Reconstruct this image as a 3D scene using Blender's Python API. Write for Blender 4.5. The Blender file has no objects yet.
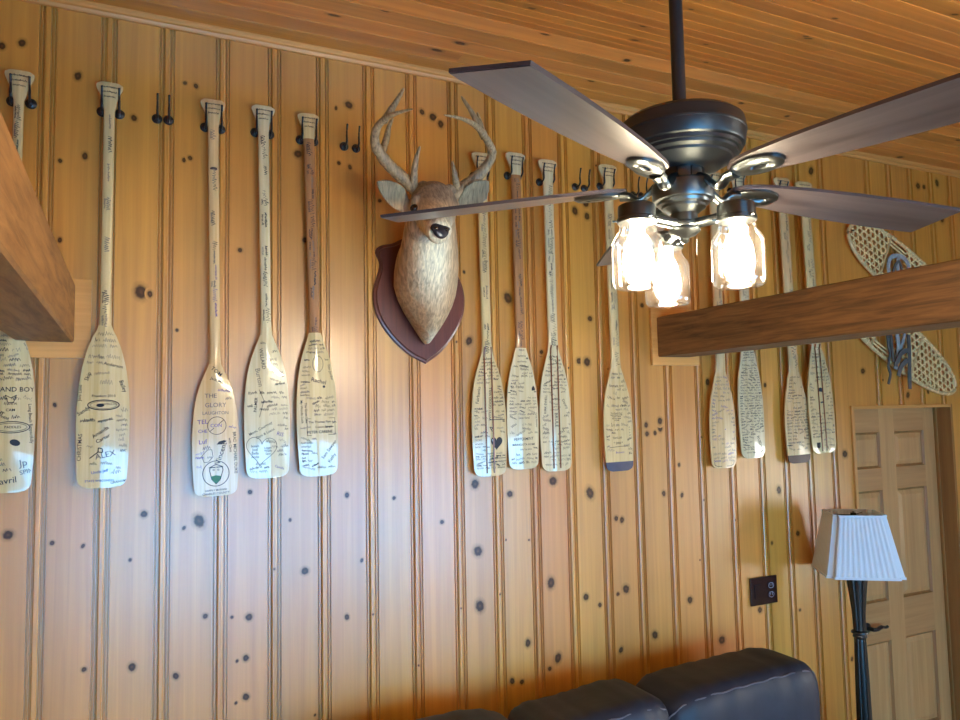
import bpy, bmesh, math, random
from mathutils import Vector, Matrix
import numpy as np
PI = math.pi
C = bpy.context.scene.collection
rnd = random.Random(7)
EYE = 2.10                      # camera height above the floor

# ------------------------------------------------------------------ camera
FPX, YAW, PIT, ROL = 736.42, math.radians(25.3039), math.radians(4.0506), math.radians(-1.1151)
_f = Vector((math.sin(YAW)*math.cos(PIT), math.cos(YAW)*math.cos(PIT), math.sin(PIT)))
_r = Vector((math.cos(YAW), -math.sin(YAW), 0)); _u = _r.cross(_f)
_c, _s = math.cos(ROL), math.sin(ROL)
RR, UU, FF = _c*_r + _s*_u, -_s*_r + _c*_u, _f
cam = bpy.data.cameras.new('camera'); co = bpy.data.objects.new('camera', cam); C.objects.link(co)
cam.sensor_width = 36; cam.lens = FPX/960*36; cam.clip_start = .02
M = Matrix(((RR.x, UU.x, -FF.x), (RR.y, UU.y, -FF.y), (RR.z, UU.z, -FF.z))).to_4x4()
M.translation = (0, 0, EYE); co.matrix_world = M
bpy.context.scene.camera = co

def at(x, y, Y):                # point of the room at distance Y from the camera's wall-parallel plane
    d = RR*((x-480)/FPX) - UU*((y-360)/FPX) + FF
    d = d*(Y/d.y)
    return Vector((d.x, Y, d.z+EYE))

# ------------------------------------------------------------------ materials
def new_mat(name):
    m = bpy.data.materials.new(name); m.use_nodes = True
    nt = m.node_tree; b = nt.nodes['Principled BSDF']
    return m, nt, b
def srgb(r, g, b):
    f = lambda c: (c/255/12.92) if c/255 <= .04045 else ((c/255+.055)/1.055)**2.4
    return (f(r), f(g), f(b), 1)
def setp(b, **k):
    for n, v in k.items():
        n = {'rough': 'Roughness', 'metal': 'Metallic', 'spec': 'Specular IOR Level', 'coat': 'Coat Weight', 'coatr': 'Coat Roughness',
             'base': 'Base Color', 'sheen': 'Sheen Weight', 'em': 'Emission Color', 'es': 'Emission Strength'}[n]
        b.inputs[n].default_value = v
def wood(name, ca, cb, grain=(30, 30, 1.2), rough=.4, coat=0., coatr=.2, spec=.5, attr=None, tone=.25, bump=.15, streak=None, wave=0, knots=None):
    """long-grain wood: stretched noise between two tones, a per-board tone attribute, a fine bump"""
    m, nt, b = new_mat(name); N = nt.nodes; L = nt.links
    tc = N.new('ShaderNodeTexCoord'); mp = N.new('ShaderNodeMapping'); mp.inputs['Scale'].default_value = grain
    src = tc.outputs['Object']
    if attr:
        at_ = N.new('ShaderNodeAttribute'); at_.attribute_name = attr
        sc = N.new('ShaderNodeVectorMath'); sc.operation = 'SCALE'; L.new(at_.outputs['Color'], sc.inputs[0]); sc.inputs['Scale'].default_value = 37.
        ad = N.new('ShaderNodeVectorMath'); ad.operation = 'ADD'; L.new(src, ad.inputs[0]); L.new(sc.outputs[0], ad.inputs[1]); src = ad.outputs[0]
    L.new(src, mp.inputs['Vector'])
    n1 = N.new('ShaderNodeTexNoise'); n1.inputs['Scale'].default_value = 1; n1.inputs['Detail'].default_value = 6; n1.inputs['Roughness'].default_value = .6
    n1.inputs['Distortion'].default_value = .6
    L.new(mp.outputs[0], n1.inputs['Vector'])
    rp = N.new('ShaderNodeValToRGB'); rp.color_ramp.elements[0].position = .3; rp.color_ramp.elements[1].position = .7
    rp.color_ramp.elements[0].color = cb; rp.color_ramp.elements[1].color = ca
    L.new(n1.outputs['Fac'], rp.inputs['Fac'])
    col = rp.outputs['Color']
    n2 = N.new('ShaderNodeTexNoise'); n2.inputs['Scale'].default_value = 1; n2.inputs['Detail'].default_value = 2
    mp2 = N.new('ShaderNodeMapping'); mp2.inputs['Scale'].default_value = tuple(g*.22 for g in grain)
    L.new(src, mp2.inputs['Vector']); L.new(mp2.outputs[0], n2.inputs['Vector'])
    hs = N.new('ShaderNodeHueSaturation'); L.new(col, hs.inputs['Color'])
    mr = N.new('ShaderNodeMapRange'); mr.inputs['From Min'].default_value = .3; mr.inputs['From Max'].default_value = .7
    mr.inputs['To Min'].default_value = 1-tone*.6; mr.inputs['To Max'].default_value = 1+tone*.6
    L.new(n2.outputs['Fac'], mr.inputs['Value'])
    val = mr.outputs[0]
    if attr:
        sp = N.new('ShaderNodeSeparateColor'); L.new(at_.outputs['Color'], sp.inputs[0])
        m2 = N.new('ShaderNodeMapRange'); m2.inputs['To Min'].default_value = 1-tone*.5; m2.inputs['To Max'].default_value = 1+tone*.5
        L.new(sp.outputs[0], m2.inputs['Value'])
        mu = N.new('ShaderNodeMath'); mu.operation = 'MULTIPLY'; L.new(val, mu.inputs[0]); L.new(m2.outputs[0], mu.inputs[1]); val = mu.outputs[0]
        m3 = N.new('ShaderNodeMapRange'); m3.inputs['To Min'].default_value = .497; m3.inputs['To Max'].default_value = .508
        L.new(sp.outputs[1], m3.inputs['Value']); L.new(m3.outputs[0], hs.inputs['Hue'])
    L.new(val, hs.inputs['Value'])
    col = hs.outputs['Color']
    if knots:      # radial knot figure: UV.x runs 0 (centre) .. 1 (rim of the disc)
        uv = N.new('ShaderNodeUVMap'); sx = N.new('ShaderNodeSeparateXYZ'); L.new(uv.outputs[0], sx.inputs[0])
        nn = N.new('ShaderNodeTexNoise'); nn.inputs['Scale'].default_value = 90; L.new(tc.outputs['Object'], nn.inputs['Vector'])
        a1 = N.new('ShaderNodeMath'); a1.operation = 'MULTIPLY_ADD'; L.new(nn.outputs['Fac'], a1.inputs[0]); a1.inputs[1].default_value = .25
        L.new(sx.outputs[0], a1.inputs[2])
        kr = N.new('ShaderNodeValToRGB'); e = kr.color_ramp.elements
        e[0].position = .15; e[0].color = knots[0]; e[1].position = .34; e[1].color = knots[1]
        n_ = e.new(.5); n_.color = knots[1]; L.new(a1.outputs[0], kr.inputs['Fac'])
        al = N.new('ShaderNodeValToRGB'); f = al.color_ramp.elements
        f[0].position = .5; f[0].color = (.93,)*3+(1,); f[1].position = 1.05 if False else 1.0; f[1].color = (0, 0, 0, 1)
        g_ = f.new(.68); g_.color = (.3,)*3+(1,)
        L.new(a1.outputs[0], al.inputs['Fac'])
        mx = N.new('ShaderNodeMix'); mx.data_type = 'RGBA'; L.new(al.outputs['Color'], mx.inputs['Factor'])
        L.new(col, mx.inputs['A']); L.new(kr.outputs['Color'], mx.inputs['B']); col = mx.outputs['Result']
        cw = N.new('ShaderNodeMath'); cw.operation = 'MULTIPLY_ADD'; L.new(al.outputs['Color'], cw.inputs[0]); cw.inputs[1].default_value = -.7*coat; cw.inputs[2].default_value = coat; L.new(cw.outputs[0], b.inputs['Coat Weight'])
        sw = N.new('ShaderNodeMath'); sw.operation = 'MULTIPLY_ADD'; L.new(al.outputs['Color'], sw.inputs[0]); sw.inputs[1].default_value = -.35; sw.inputs[2].default_value = .5; L.new(sw.outputs[0], b.inputs['Specular IOR Level'])
    L.new(col, b.inputs['Base Color'])
    bp = N.new('ShaderNodeBump'); bp.inputs['Strength'].default_value = bump; bp.inputs['Distance'].default_value = .002
    L.new(n1.outputs['Fac'], bp.inputs['Height']); L.new(bp.outputs[0], b.inputs['Normal'])
    setp(b, rough=rough, coat=coat, coatr=coatr, spec=spec)
    if coat >= .8 and attr: b.inputs['Coat IOR'].default_value = 1.65
    return m
def plain(name, col, rough=.5, metal=0., spec=.5, coat=0., noise=0., nscale=40, bump=0., coatr=.1, stretch=(1, 1, 1)):
    m, nt, b = new_mat(name); N = nt.nodes; L = nt.links
    tc = N.new('ShaderNodeTexCoord'); mp = N.new('ShaderNodeMapping'); mp.inputs['Scale'].default_value = stretch
    L.new(tc.outputs['Object'], mp.inputs['Vector'])
    n = N.new('ShaderNodeTexNoise'); n.inputs['Scale'].default_value = nscale; n.inputs['Detail'].default_value = 4; L.new(mp.outputs[0], n.inputs['Vector'])
    mr = N.new('ShaderNodeMapRange'); mr.inputs['From Min'].default_value = .25; mr.inputs['From Max'].default_value = .75
    mr.inputs['To Min'].default_value = 1-noise; mr.inputs['To Max'].default_value = 1+noise; L.new(n.outputs['Fac'], mr.inputs['Value'])
    hs = N.new('ShaderNodeHueSaturation'); hs.inputs['Color'].default_value = col; L.new(mr.outputs[0], hs.inputs['Value'])
    L.new(hs.outputs[0], b.inputs['Base Color'])
    if bump:
        bp = N.new('ShaderNodeBump'); bp.inputs['Strength'].default_value = bump; bp.inputs['Distance'].default_value = .003
        L.new(n.outputs['Fac'], bp.inputs['Height']); L.new(bp.outputs[0], b.inputs['Normal'])
    setp(b, rough=rough, metal=metal, spec=spec, coat=coat, coatr=coatr)
    return m

KN = (srgb(92, 52, 30), srgb(48, 26, 16))
PINE_A, PINE_B = srgb(208, 142, 58), srgb(188, 120, 43)
M_wall = wood('knotty_pine', PINE_A, PINE_B, grain=(42, 42, 1.0), rough=.36, coat=.8, coatr=.29, attr='tone', tone=.16, bump=.08, spec=.5)
M_wallk = wood('knotty_pine_knot', PINE_A, PINE_B, grain=(42, 42, 1.0), rough=.36, coat=.8, coatr=.29, attr='tone', tone=.16, bump=.08, knots=KN)
M_ceil = wood('ceiling_pine', srgb(220, 148, 72), srgb(192, 120, 52), grain=(1.1, 34, 34), rough=.34, attr='tone', tone=.3, bump=.1)
M_ceilk = wood('ceiling_pine_knot', srgb(220, 148, 72), srgb(192, 120, 52), grain=(1.1, 34, 34), rough=.34, attr='tone', tone=.3, bump=.1, knots=KN)
M_trim = wood('trim_pine', srgb(216, 152, 80), srgb(196, 132, 62), grain=(1.1, 40, 40), rough=.35, tone=.12, bump=.08)
M_trimv = wood('trim_pine_upright', srgb(206, 146, 80), srgb(184, 124, 62), grain=(40, 40, 1.2), rough=.38, tone=.12, bump=.08)
M_door = wood('door_pine', srgb(196, 148, 92), srgb(176, 126, 74), grain=(30, 30, 1.4), rough=.42, tone=.15, bump=.08)
M_doorr = wood('door_rail_pine', srgb(190, 140, 86), srgb(168, 118, 68), grain=(1.4, 30, 30), rough=.42, tone=.15, bump=.08)
M_jamb = wood('jamb_stained', srgb(160, 110, 58), srgb(132, 88, 44), grain=(30, 30, 1.2), rough=.4, tone=.2, bump=.08)
M_beam = wood('beam_stained', srgb(138, 96, 52), srgb(78, 50, 26), grain=(60, 4, 60), rough=.55, tone=.22, bump=.6)
M_beaml = wood('beam_rough_sawn', srgb(164, 116, 62), srgb(112, 74, 36), grain=(36, 4, 36), rough=.6, tone=.3, bump=.6)
M_pad = wood('paddle_basswood', srgb(220, 194, 140), srgb(202, 172, 116), grain=(60, 60, 2.2), rough=.22, coat=1., coatr=.04, tone=.1, bump=.04)
M_pad2 = wood('paddle_ash', srgb(224, 190, 138), srgb(204, 164, 108), grain=(60, 60, 2.2), rough=.25, coat=.5, coatr=.08, tone=.1, bump=.04)
M_pad3 = wood('paddle_pale', srgb(222, 206, 164), srgb(206, 184, 138), grain=(60, 60, 2.2), rough=.22, coat=1., coatr=.04, tone=.08, bump=.04)
M_padbr = wood('paddle_brown_shaft', srgb(178, 128, 84), srgb(152, 104, 64), grain=(60, 60, 2.2), rough=.25, coat=.5, coatr=.08, tone=.1, bump=.04)
M_stripe = wood('paddle_walnut_stripe', srgb(140, 84, 50), srgb(112, 62, 36), grain=(60, 60, 2.2), rough=.25, coat=.5, tone=.1, bump=.03)
M_tip = plain('paddle_tip_navy', srgb(66, 62, 80), rough=.35, noise=.1)
M_tip2 = plain('paddle_tip_brown', srgb(84, 62, 54), rough=.35, noise=.1)
M_ink = plain('ink_black', srgb(34, 30, 34), rough=.6)
M_inkp = plain('ink_purple', srgb(96, 74, 118), rough=.6)
M_inkg = plain('ink_grey', srgb(112, 98, 84), rough=.6)
M_inkb = plain('ink_blue', srgb(52, 82, 142), rough=.6)
M_inkw = plain('ink_white', srgb(232, 228, 220), rough=.6)
M_inkt = plain('ink_green', srgb(60, 120, 92), rough=.6)
M_black = plain('hook_black_iron', srgb(22, 21, 24), rough=.35, spec=.6, noise=.1)
M_metal = plain('fan_gunmetal', srgb(92, 98, 100), rough=.3, metal=1., noise=.04)
M_metal2 = plain('fan_dark_bronze', srgb(72, 78, 80), rough=.38, metal=.8, noise=.04)
M_blade = wood('fan_blade_walnut', srgb(72, 64, 64), srgb(44, 38, 40), grain=(2.2, 42, 42), rough=.33, coat=.3, coatr=.25, tone=.2, bump=.05)
M_lampm = plain('lamp_black_green', srgb(22, 28, 28), rough=.28, spec=.6, noise=.15)
M_leather = plain('sofa_leather', srgb(34, 37, 48), rough=.52, spec=.35, noise=.2, nscale=11, bump=.7)
M_piping = plain('sofa_seam', srgb(112, 108, 116), rough=.5)
M_plate = plain('outlet_black', srgb(16, 16, 22), rough=.12, spec=.7)
M_plateg = plain('outlet_grey_outline', srgb(150, 155, 168), rough=.4)
M_plaque = wood('plaque_walnut', srgb(112, 60, 46), srgb(84, 42, 34), grain=(40, 40, 2), rough=.3, coat=.4, coatr=.15, tone=.12, bump=.05)
M_antler = plain('antler_bone', srgb(156, 136, 104), rough=.45, noise=.6, nscale=30, bump=1., stretch=(4, 4, 1))
M_nose = plain('deer_nose', srgb(30, 30, 36), rough=.3, spec=.6, noise=.2, nscale=120, bump=.3)
M_eye = plain('deer_eye', srgb(24, 14, 8), rough=.05, spec=.8)
M_ash = wood('snowshoe_ash', srgb(226, 194, 138), srgb(200, 162, 104), grain=(20, 20, 20), rough=.4, tone=.15, bump=.06)
M_raw = plain('snowshoe_rawhide', srgb(238, 208, 146), rough=.45, noise=.12)
M_bind = plain('snowshoe_binding', srgb(152, 152, 146), rough=.5, noise=.25, nscale=60)
M_bind2 = plain('snowshoe_strap_dark', srgb(88, 84, 76), rough=.6, noise=.2)
M_floor = wood('floor_boards', srgb(208, 172, 124), srgb(184, 146, 100), grain=(1.4, 24, 24), rough=.45, tone=.2)
M_frame = plain('window_frame_white', srgb(225, 222, 214), rough=.5)

m, nt, b = new_mat('lamp_shade_fabric'); M_shade = m
setp(b, base=srgb(206, 212, 216), rough=.8, spec=.1)
b.inputs['Transmission Weight'].default_value = 0
m, nt, b = new_mat('bulb_glow'); M_bulb = m
setp(b, base=(1, .9, .75, 1), em=(1, .82, .56, 1), es=235.)
m, nt, b = new_mat('fill_lamp_glow'); M_fill = m
setp(b, base=(1, .95, .85, 1), em=(1, .74, .44, 1), es=34.)
m = bpy.data.materials.new('jar_clear_glass'); M_jar = m; m.use_nodes = True; nt = m.node_tree; nt.nodes.clear()
o_ = nt.nodes.new('ShaderNodeOutputMaterial'); mx = nt.nodes.new('ShaderNodeMixShader'); tr = nt.nodes.new('ShaderNodeBsdfTransparent'); gl = nt.nodes.new('ShaderNodeBsdfGlossy')
lw = nt.nodes.new('ShaderNodeLayerWeight'); lw.inputs['Blend'].default_value = .35; gl.inputs['Roughness'].default_value = .12
tr.inputs['Color'].default_value = (.93, .93, .92, 1)
mm = nt.nodes.new('ShaderNodeMapRange'); mm.inputs['To Min'].default_value = .05; mm.inputs['To Max'].default_value = .75
nt.links.new(lw.outputs['Facing'], mm.inputs['Value']); nt.links.new(mm.outputs[0], mx.inputs[0]); nt.links.new(tr.outputs[0], mx.inputs[1]); nt.links.new(gl.outputs[0], mx.inputs[2]); hz = nt.nodes.new('ShaderNodeBsdfTranslucent'); hz.inputs['Color'].default_value = (.95, .93, .9, 1); m2_ = nt.nodes.new('ShaderNodeMixShader'); m2_.inputs[0].default_value = .003; nt.links.new(mx.outputs[0], m2_.inputs[1]); nt.links.new(hz.outputs[0], m2_.inputs[2]); nt.links.new(m2_.outputs[0], o_.inputs[0])
# window glass
m = bpy.data.materials.new('window_glass'); M_glass = m; m.use_nodes = True; nt = m.node_tree; nt.nodes.clear()
o_ = nt.nodes.new('ShaderNodeOutputMaterial'); mx = nt.nodes.new('ShaderNodeMixShader'); tr = nt.nodes.new('ShaderNodeBsdfTransparent'); gl = nt.nodes.new('ShaderNodeBsdfGlossy')
fr = nt.nodes.new('ShaderNodeFresnel'); gl.inputs['Roughness'].default_value = .02
nt.links.new(fr.outputs[0], mx.inputs[0]); nt.links.new(tr.outputs[0], mx.inputs[1]); nt.links.new(gl.outputs[0], mx.inputs[2]); nt.links.new(mx.outputs[0], o_.inputs[0])
# deer hide: fur colour attribute with fine hair streaks
m, nt, b = new_mat('deer_fur'); M_fur = m; N = nt.nodes; L = nt.links
a_ = N.new('ShaderNodeAttribute'); a_.attribute_name = 'fur'; tc = N.new('ShaderNodeTexCoord'); mp = N.new('ShaderNodeMapping'); mp.inputs['Scale'].default_value = (150, 60, 18)
n_ = N.new('ShaderNodeTexNoise'); n_.inputs['Scale'].default_value = 1; n_.inputs['Detail'].default_value = 5; n_.inputs['Distortion'].default_value = .5
L.new(tc.outputs['Object'], mp.inputs[0]); L.new(mp.outputs[0], n_.inputs['Vector'])
mr = N.new('ShaderNodeMapRange'); mr.inputs['From Min'].default_value = .3; mr.inputs['From Max'].default_value = .7; mr.inputs['To Min'].default_value = .58; mr.inputs['To Max'].default_value = 1.22
L.new(n_.outputs['Fac'], mr.inputs['Value']); hs = N.new('ShaderNodeHueSaturation'); L.new(a_.outputs['Color'], hs.inputs['Color']); L.new(mr.outputs[0], hs.inputs['Value']); L.new(hs.outputs[0], b.inputs['Base Color'])
bp = N.new('ShaderNodeBump'); bp.inputs['Strength'].default_value = .7; bp.inputs['Distance'].default_value = .004; L.new(n_.outputs['Fac'], bp.inputs['Height']); L.new(bp.outputs[0], b.inputs['Normal'])
setp(b, rough=.8, spec=.2)

# ------------------------------------------------------------------ mesh helpers
def tag(o, label=None, cat=None, group=None, kind=None):
    if label: o['label'] = label
    if cat: o['category'] = cat
    if group: o['group'] = group
    if kind: o['kind'] = kind
    return o
def empty(name, loc, label=None, cat=None, group=None, rot=None):
    o = bpy.data.objects.new(name, None); C.objects.link(o); o.location = loc; o.empty_display_size = .05
    if rot: o.rotation_euler = rot
    return tag(o, label, cat, group)
def obj(name, bm, mats, parent=None, smooth=None, origin=None):
    """bmesh -> one mesh object; origin: world point that becomes the object's origin (vertices given in world space)"""
    me = bpy.data.meshes.new(name)
    if origin is not None: bmesh.ops.translate(bm, verts=bm.verts, vec=-Vector(origin))
    bm.to_mesh(me); bm.free()
    for mt in (mats if isinstance(mats, (list, tuple)) else [mats]): me.materials.append(mt)
    if smooth is not None:
        me.shade_smooth()
        if smooth < 180: me.set_sharp_from_angle(angle=math.radians(smooth))
    o = bpy.data.objects.new(name, me); C.objects.link(o)
    if origin is not None: o.location = origin
    if parent: o.parent = parent; 
    return o
def B(): return bmesh.new()
def face(bm, vs, mi=0):
    try: f = bm.faces.new(vs); f.material_index = mi; return f
    except ValueError: return None
def box(bm, lo, hi, mi=0, bev=0):
    vs = [bm.verts.new((x, y, z)) for x in (lo[0], hi[0]) for y in (lo[1], hi[1]) for z in (lo[2], hi[2])]
    fs = []
    for q in ((0, 1, 3, 2), (4, 6, 7, 5), (0, 4, 5, 1), (2, 3, 7, 6), (0, 2, 6, 4), (1, 5, 7, 3)):
        fs.append(face(bm, [vs[i] for i in q], mi))
    if bev:
        es = list({e for f in fs for e in f.edges})
        r = bmesh.ops.bevel(bm, geom=es, offset=bev, segments=2, affect='EDGES', profile=.6)
        for f in r['faces']: f.material_index = mi
def frame_of(d, up=Vector((0, 0, 1))):
    d = d.normalized()
    if abs(d.dot(up)) > .98: up = Vector((1, 0, 0))
    s = d.cross(up).normalized(); return s, s.cross(d).normalized()
def tube(bm, pts, rad, n=10, cap=True, mi=0, flat=1., up=Vector((0, 0, 1)), closed=False):
    pts = [Vector(p) for p in pts]; rings = []
    if not isinstance(rad, (list, tuple)): rad = [rad]*len(pts)
    m_ = len(pts)
    for i, p in enumerate(pts):
        if closed: d = pts[(i+1) % m_]-pts[i-1]
        else: d = pts[min(i+1, m_-1)]-pts[max(i-1, 0)]
        s, t = frame_of(d, up)
        rings.append([bm.verts.new(p + s*(rad[i]*math.cos(2*PI*k/n)) + t*(rad[i]*flat*math.sin(2*PI*k/n))) for k in range(n)])
    rng = range(m_ if closed else m_-1)
    for i in rng:
        a, c = rings[i], rings[(i+1) % m_]
        for k in range(n): face(bm, [a[k], a[(k+1) % n], c[(k+1) % n], c[k]], mi)
    if cap and not closed: face(bm, rings[0][::-1], mi); face(bm, rings[-1], mi)
def lathe(bm, prof, c=(0, 0, 0), n=40, mi=0, capa=True, capb=True):
    rings = []
    for r, z in prof:
        rings.append([bm.verts.new((c[0]+r*math.cos(2*PI*k/n), c[1]+r*math.sin(2*PI*k/n), c[2]+z)) for k in range(n)])
    for i in range(len(rings)-1):
        a, d = rings[i], rings[i+1]
        for k in range(n): face(bm, [a[k], a[(k+1) % n], d[(k+1) % n], d[k]], mi)
    if capa: face(bm, rings[0][::-1], mi)
    if capb: face(bm, rings[-1], mi)
def loft(bm, rings, cap=True, mi=0, closed=True):
    vr = [[bm.verts.new(p) for p in r] for r in rings]; n = len(vr[0])
    for i in range(len(vr)-1):
        for k in range(n if closed else n-1): face(bm, [vr[i][k], vr[i][(k+1) % n], vr[i+1][(k+1) % n], vr[i+1][k]], mi)
    if cap: face(bm, vr[0][::-1], mi); face(bm, vr[-1], mi)
    return vr
def prism(bm, outline, f0, f1, mi=0, bev=0):
    """outline: list of 2D pts; f0/f1 map a 2D point to the back/front 3D point"""
    a = [bm.verts.new(f0(p)) for p in outline]; c = [bm.verts.new(f1(p)) for p in outline]; n = len(outline)
    face(bm, a[::-1], mi); ff = face(bm, c, mi)
    for k in range(n): face(bm, [a[k], a[(k+1) % n], c[(k+1) % n], c[k]], mi)
    if bev and ff: bmesh.ops.bevel(bm, geom=list(ff.edges), offset=bev, segments=2, affect='EDGES')
def recalc(bm): bmesh.ops.recalc_face_normals(bm, faces=bm.faces)
def smooth_path(pts, k=6):
    """Catmull-Rom"""
    P = [Vector(p) for p in pts]; out = []
    for i in range(len(P)-1):
        p0, p1, p2, p3 = P[max(i-1, 0)], P[i], P[i+1], P[min(i+2, len(P)-1)]
        for j in range(k):
            t = j/k; out.append(.5*((2*p1)+(p2-p0)*t+(2*p0-5*p1+4*p2-p3)*t*t+(3*p1-p0-3*p2+p3)*t**3))
    out.append(P[-1]); return out
def lerp(a, b, t): return a+(b-a)*t
def interp(tab, x):
    if x <= tab[0][0]: return tab[0][1]
    for (a, va), (b_, vb) in zip(tab, tab[1:]):
        if x <= b_: return va+(vb-va)*(x-a)/(b_-a)
    return tab[-1][1]

# ------------------------------------------------------------------ room
WY = 2.8; ZC = EYE+1.435; BY = 2.326; SL = math.tan(math.radians(20)); YB = -2.6; XL, XR = -2.6, 6.4
YF = -.4; ZLOW = ZC-SL*(BY-YF)
DX0, DX1, DZ = 3.58, 4.425, EYE-.02
# paneling groups: x of each bead strip
low = [(28.5, 45), (93.5, 109), (155, 169), (212.5, 227.5), (267, 281), (317, 331), (366, 378), (410, 423), (453, 466)]
low2 = [(492, 504), (530, 542), (567, 577.5), (602, 611), (636, 644.5), (669, 677), (700, 708), (731, 738.5), (761, 767.5), (786, 792), (810, 816), (835, 841)]
groups = [(at(a, 540, WY).x, at(b_, 540, WY).x) for a, b_ in low] + [(at(a, 520, WY).x, at(b_, 520, WY).x) for a, b_ in low2]
GW = .052
gx = [(a+b_)/2 for a, b_ in groups]
x = gx[0]-.185
while x > XL+.1: gx.insert(0, x); x -= .185
for p_ in (864.6, 886, 907, 927.5): 
    xx = at(p_+1.5, 168, WY).x
    if xx > gx[-1]+.09: gx.append(xx)
x = gx[-1]+.185
while x < XR-.1: gx.append(x); x += .185
PROF = [(0, 0), (.0012, .009), (.0058, .009), (.007, .0008), (.0100, .0008), (.0112, .009), (.0160, .009), (.0172, -.001), (.021, -.003), (.031, -.003), (.0348, -.001),
        (.036, .009), (.0408, .009), (.042, .0008), (.045, .0008), (.0462, .009), (.0508, .009), (.052, 0)]
cols = [(XL, 0., 0)]
for i, g in enumerate(gx):
    for u, d in PROF: cols.append((g-GW/2+u, d, i+1))
cols.append((XR, 0., len(gx)))
# split at door edges
def insert(cols, X):
    for i in range(len(cols)-1):
        if cols[i][0] < X < cols[i+1][0]:
            t = (X-cols[i][0])/(cols[i+1][0]-cols[i][0])
            cols.insert(i+1, (X, cols[i][1]+(cols[i+1][1]-cols[i][1])*t, cols[i][2])); return
insert(cols, DX0); insert(cols, DX1)
bm = B(); cl = bm.loops.layers.float_color.new('tone'); uvl = bm.loops.layers.uv.new('UVMap')
tones = [(rnd.random(), rnd.random(), rnd.random(), 1) for _ in range(90)]
rows = [EYE-2.1, DZ, ZC]
grid = [[bm.verts.new((X, WY+d, z)) for z in rows] for X, d, _ in cols]
for i in range(len(cols)-1):
    mid = (cols[i][0]+cols[i+1][0])/2
    board = sum(1 for g in gx if g-GW/2+.009 < mid)
    for j in range(2):
        if j == 0 and DX0 < mid < DX1: continue
        f = bm.faces.new([grid[i][j], grid[i+1][j], grid[i+1][j+1], grid[i][j+1]])
        for l in f.loops: l[cl] = tones[board]; l[uvl].uv = (2, 0)
def board_at(x): return sum(1 for g in gx if g-GW/2+.009 < x)
KNOTS = [(2,46,5),(22,43,5),(78,76,5),(85,156,4),(53,160,4),(134,118,4),(141,292,8),(150,294,5),(185,83,3),(196,86,3),(184,160,2.5),(190,158,3),(349,105,5),(336,108,2),
 (298,154,5),(339,163,2.5),(350,167,2.5),(422,112,4.5),(433,117,4.5),(446,125,5),(8,535,7),(52,543,8),(83,546,2.5),(144,514,4.5),(199,521,7),(184,528,2.5),(250,492,3),
 (274,569,5),(305,571,5),(214,615,5),(226,618,3),(249,617,4.5),(94,668,4.5),(132,667,5),(170,677,5.5),(246,658,4),(246,697,4.5),(237,661,2),(236,703,2),(315,715,4),(347,495,3),(347,617,3),
 (394,498,2.5),(442,522,2.5),(374,614,2.5),(475,484,5),(478,551,5.5),(480,606,6),(462,608,7),(501,594,5),(510,494,4),(506,540,3),(529,540,3),(551,583,5),(553,481,5),(590,493,5),(611,519,4),
 (622,520,2.5),(586,597,7),(600,605,3.5),(626,589,4),(618,594,2.5),(528,643,5),(558,658,4),(508,682,4),(522,682,2.5),(543,670,3.5),(621,650,2.5),(655,635,5),(670,493,3),(682,495,2),(703,500,4),
 (779,490,4.5),(793,534,5),(772,543,3),(464,272,4.5),(508,298,5),(458,342,4.5),(469,341,4),(579,361,5.5),(587,362,4),(597,319,5.5),(637,305,3.5),(541,355,4),(537,352,3),(567,368,3.5),(608,369,3.5),
 (646,425,4),(642,434,4),(666,428,4.5),(660,421,3.5),(655,433,2),(701,382,5.5),(702,437,6),(676,465,2.5),(765,385,3.5),(604,437,4),(586,204,5.5),(575,211,4.5),(593,217,4.5),(597,166,4),
 (811,171,4.5),(918,186,4),(924,187,4.5),(937,183,2.5),(942,218,4.5),(863,371,2.5),(883,380,3.5),(908,395,5),(928,392,4),(845,454,4),(852,659,3.5),(700,560,3),(722,640,4),(640,690,0),(690,600,3),
 (45,405,4),(290,520,2),(365,560,2.5),(420,665,3),(760,610,3),(735,520,3),(800,610,3.5),(60,240,3),(172,330,3),(240,250,3),(305,240,3.5),(130,560,2.5),(372,200,3)]
kr = random.Random(3)
for kx, ky, r in KNOTS:
    if r <= 0: continue
    KI = globals().get('KI', 0)+1
    c = at(kx, ky, WY-.0004-KI*.000012); rr = abs(at(kx+r, ky, WY).x-c.x)*1.7
    if rr > .045: rr = .045
    g_ = min(gx, key=lambda q: abs(q-c.x)); du = abs(c.x-g_)
    if du < GW/2+.0045:
        sgn_ = 1 if c.x > g_ else -1
        if du > .011: c.x = g_+sgn_*(GW/2+.006+rr*.55); rr *= .75; rr = min(rr, abs(c.x-g_)-GW/2-.001)
        else: c.y -= .0032; c.x = g_; rr = min(rr, .0085)
    else: rr = min(rr, du-GW/2-.0008)
    ex, ez = kr.uniform(.85, .97), kr.uniform(.8, 1.3)
    ph = kr.uniform(-.5, .5)
    cv = bm.verts.new(c); ring = []
    for k in range(18):
        a = 2*PI*k/18; px, pz = math.cos(a)*rr*ex, math.sin(a)*rr*ez
        ring.append(bm.verts.new((c.x+px*math.cos(ph)-pz*math.sin(ph), c.y, c.z+px*math.sin(ph)+pz*math.cos(ph))))
    bd = tones[board_at(c.x)]
    for k in range(18):
        f = bm.faces.new([cv, ring[k], ring[(k+1) % 18]]); f.material_index = 1
        for l in f.loops: l[cl] = bd; l[uvl].uv = (0 if l.vert is cv else 1, 0)
wall = tag(obj('wall_back', bm, [M_wall, M_wallk]), kind='structure')

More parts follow.
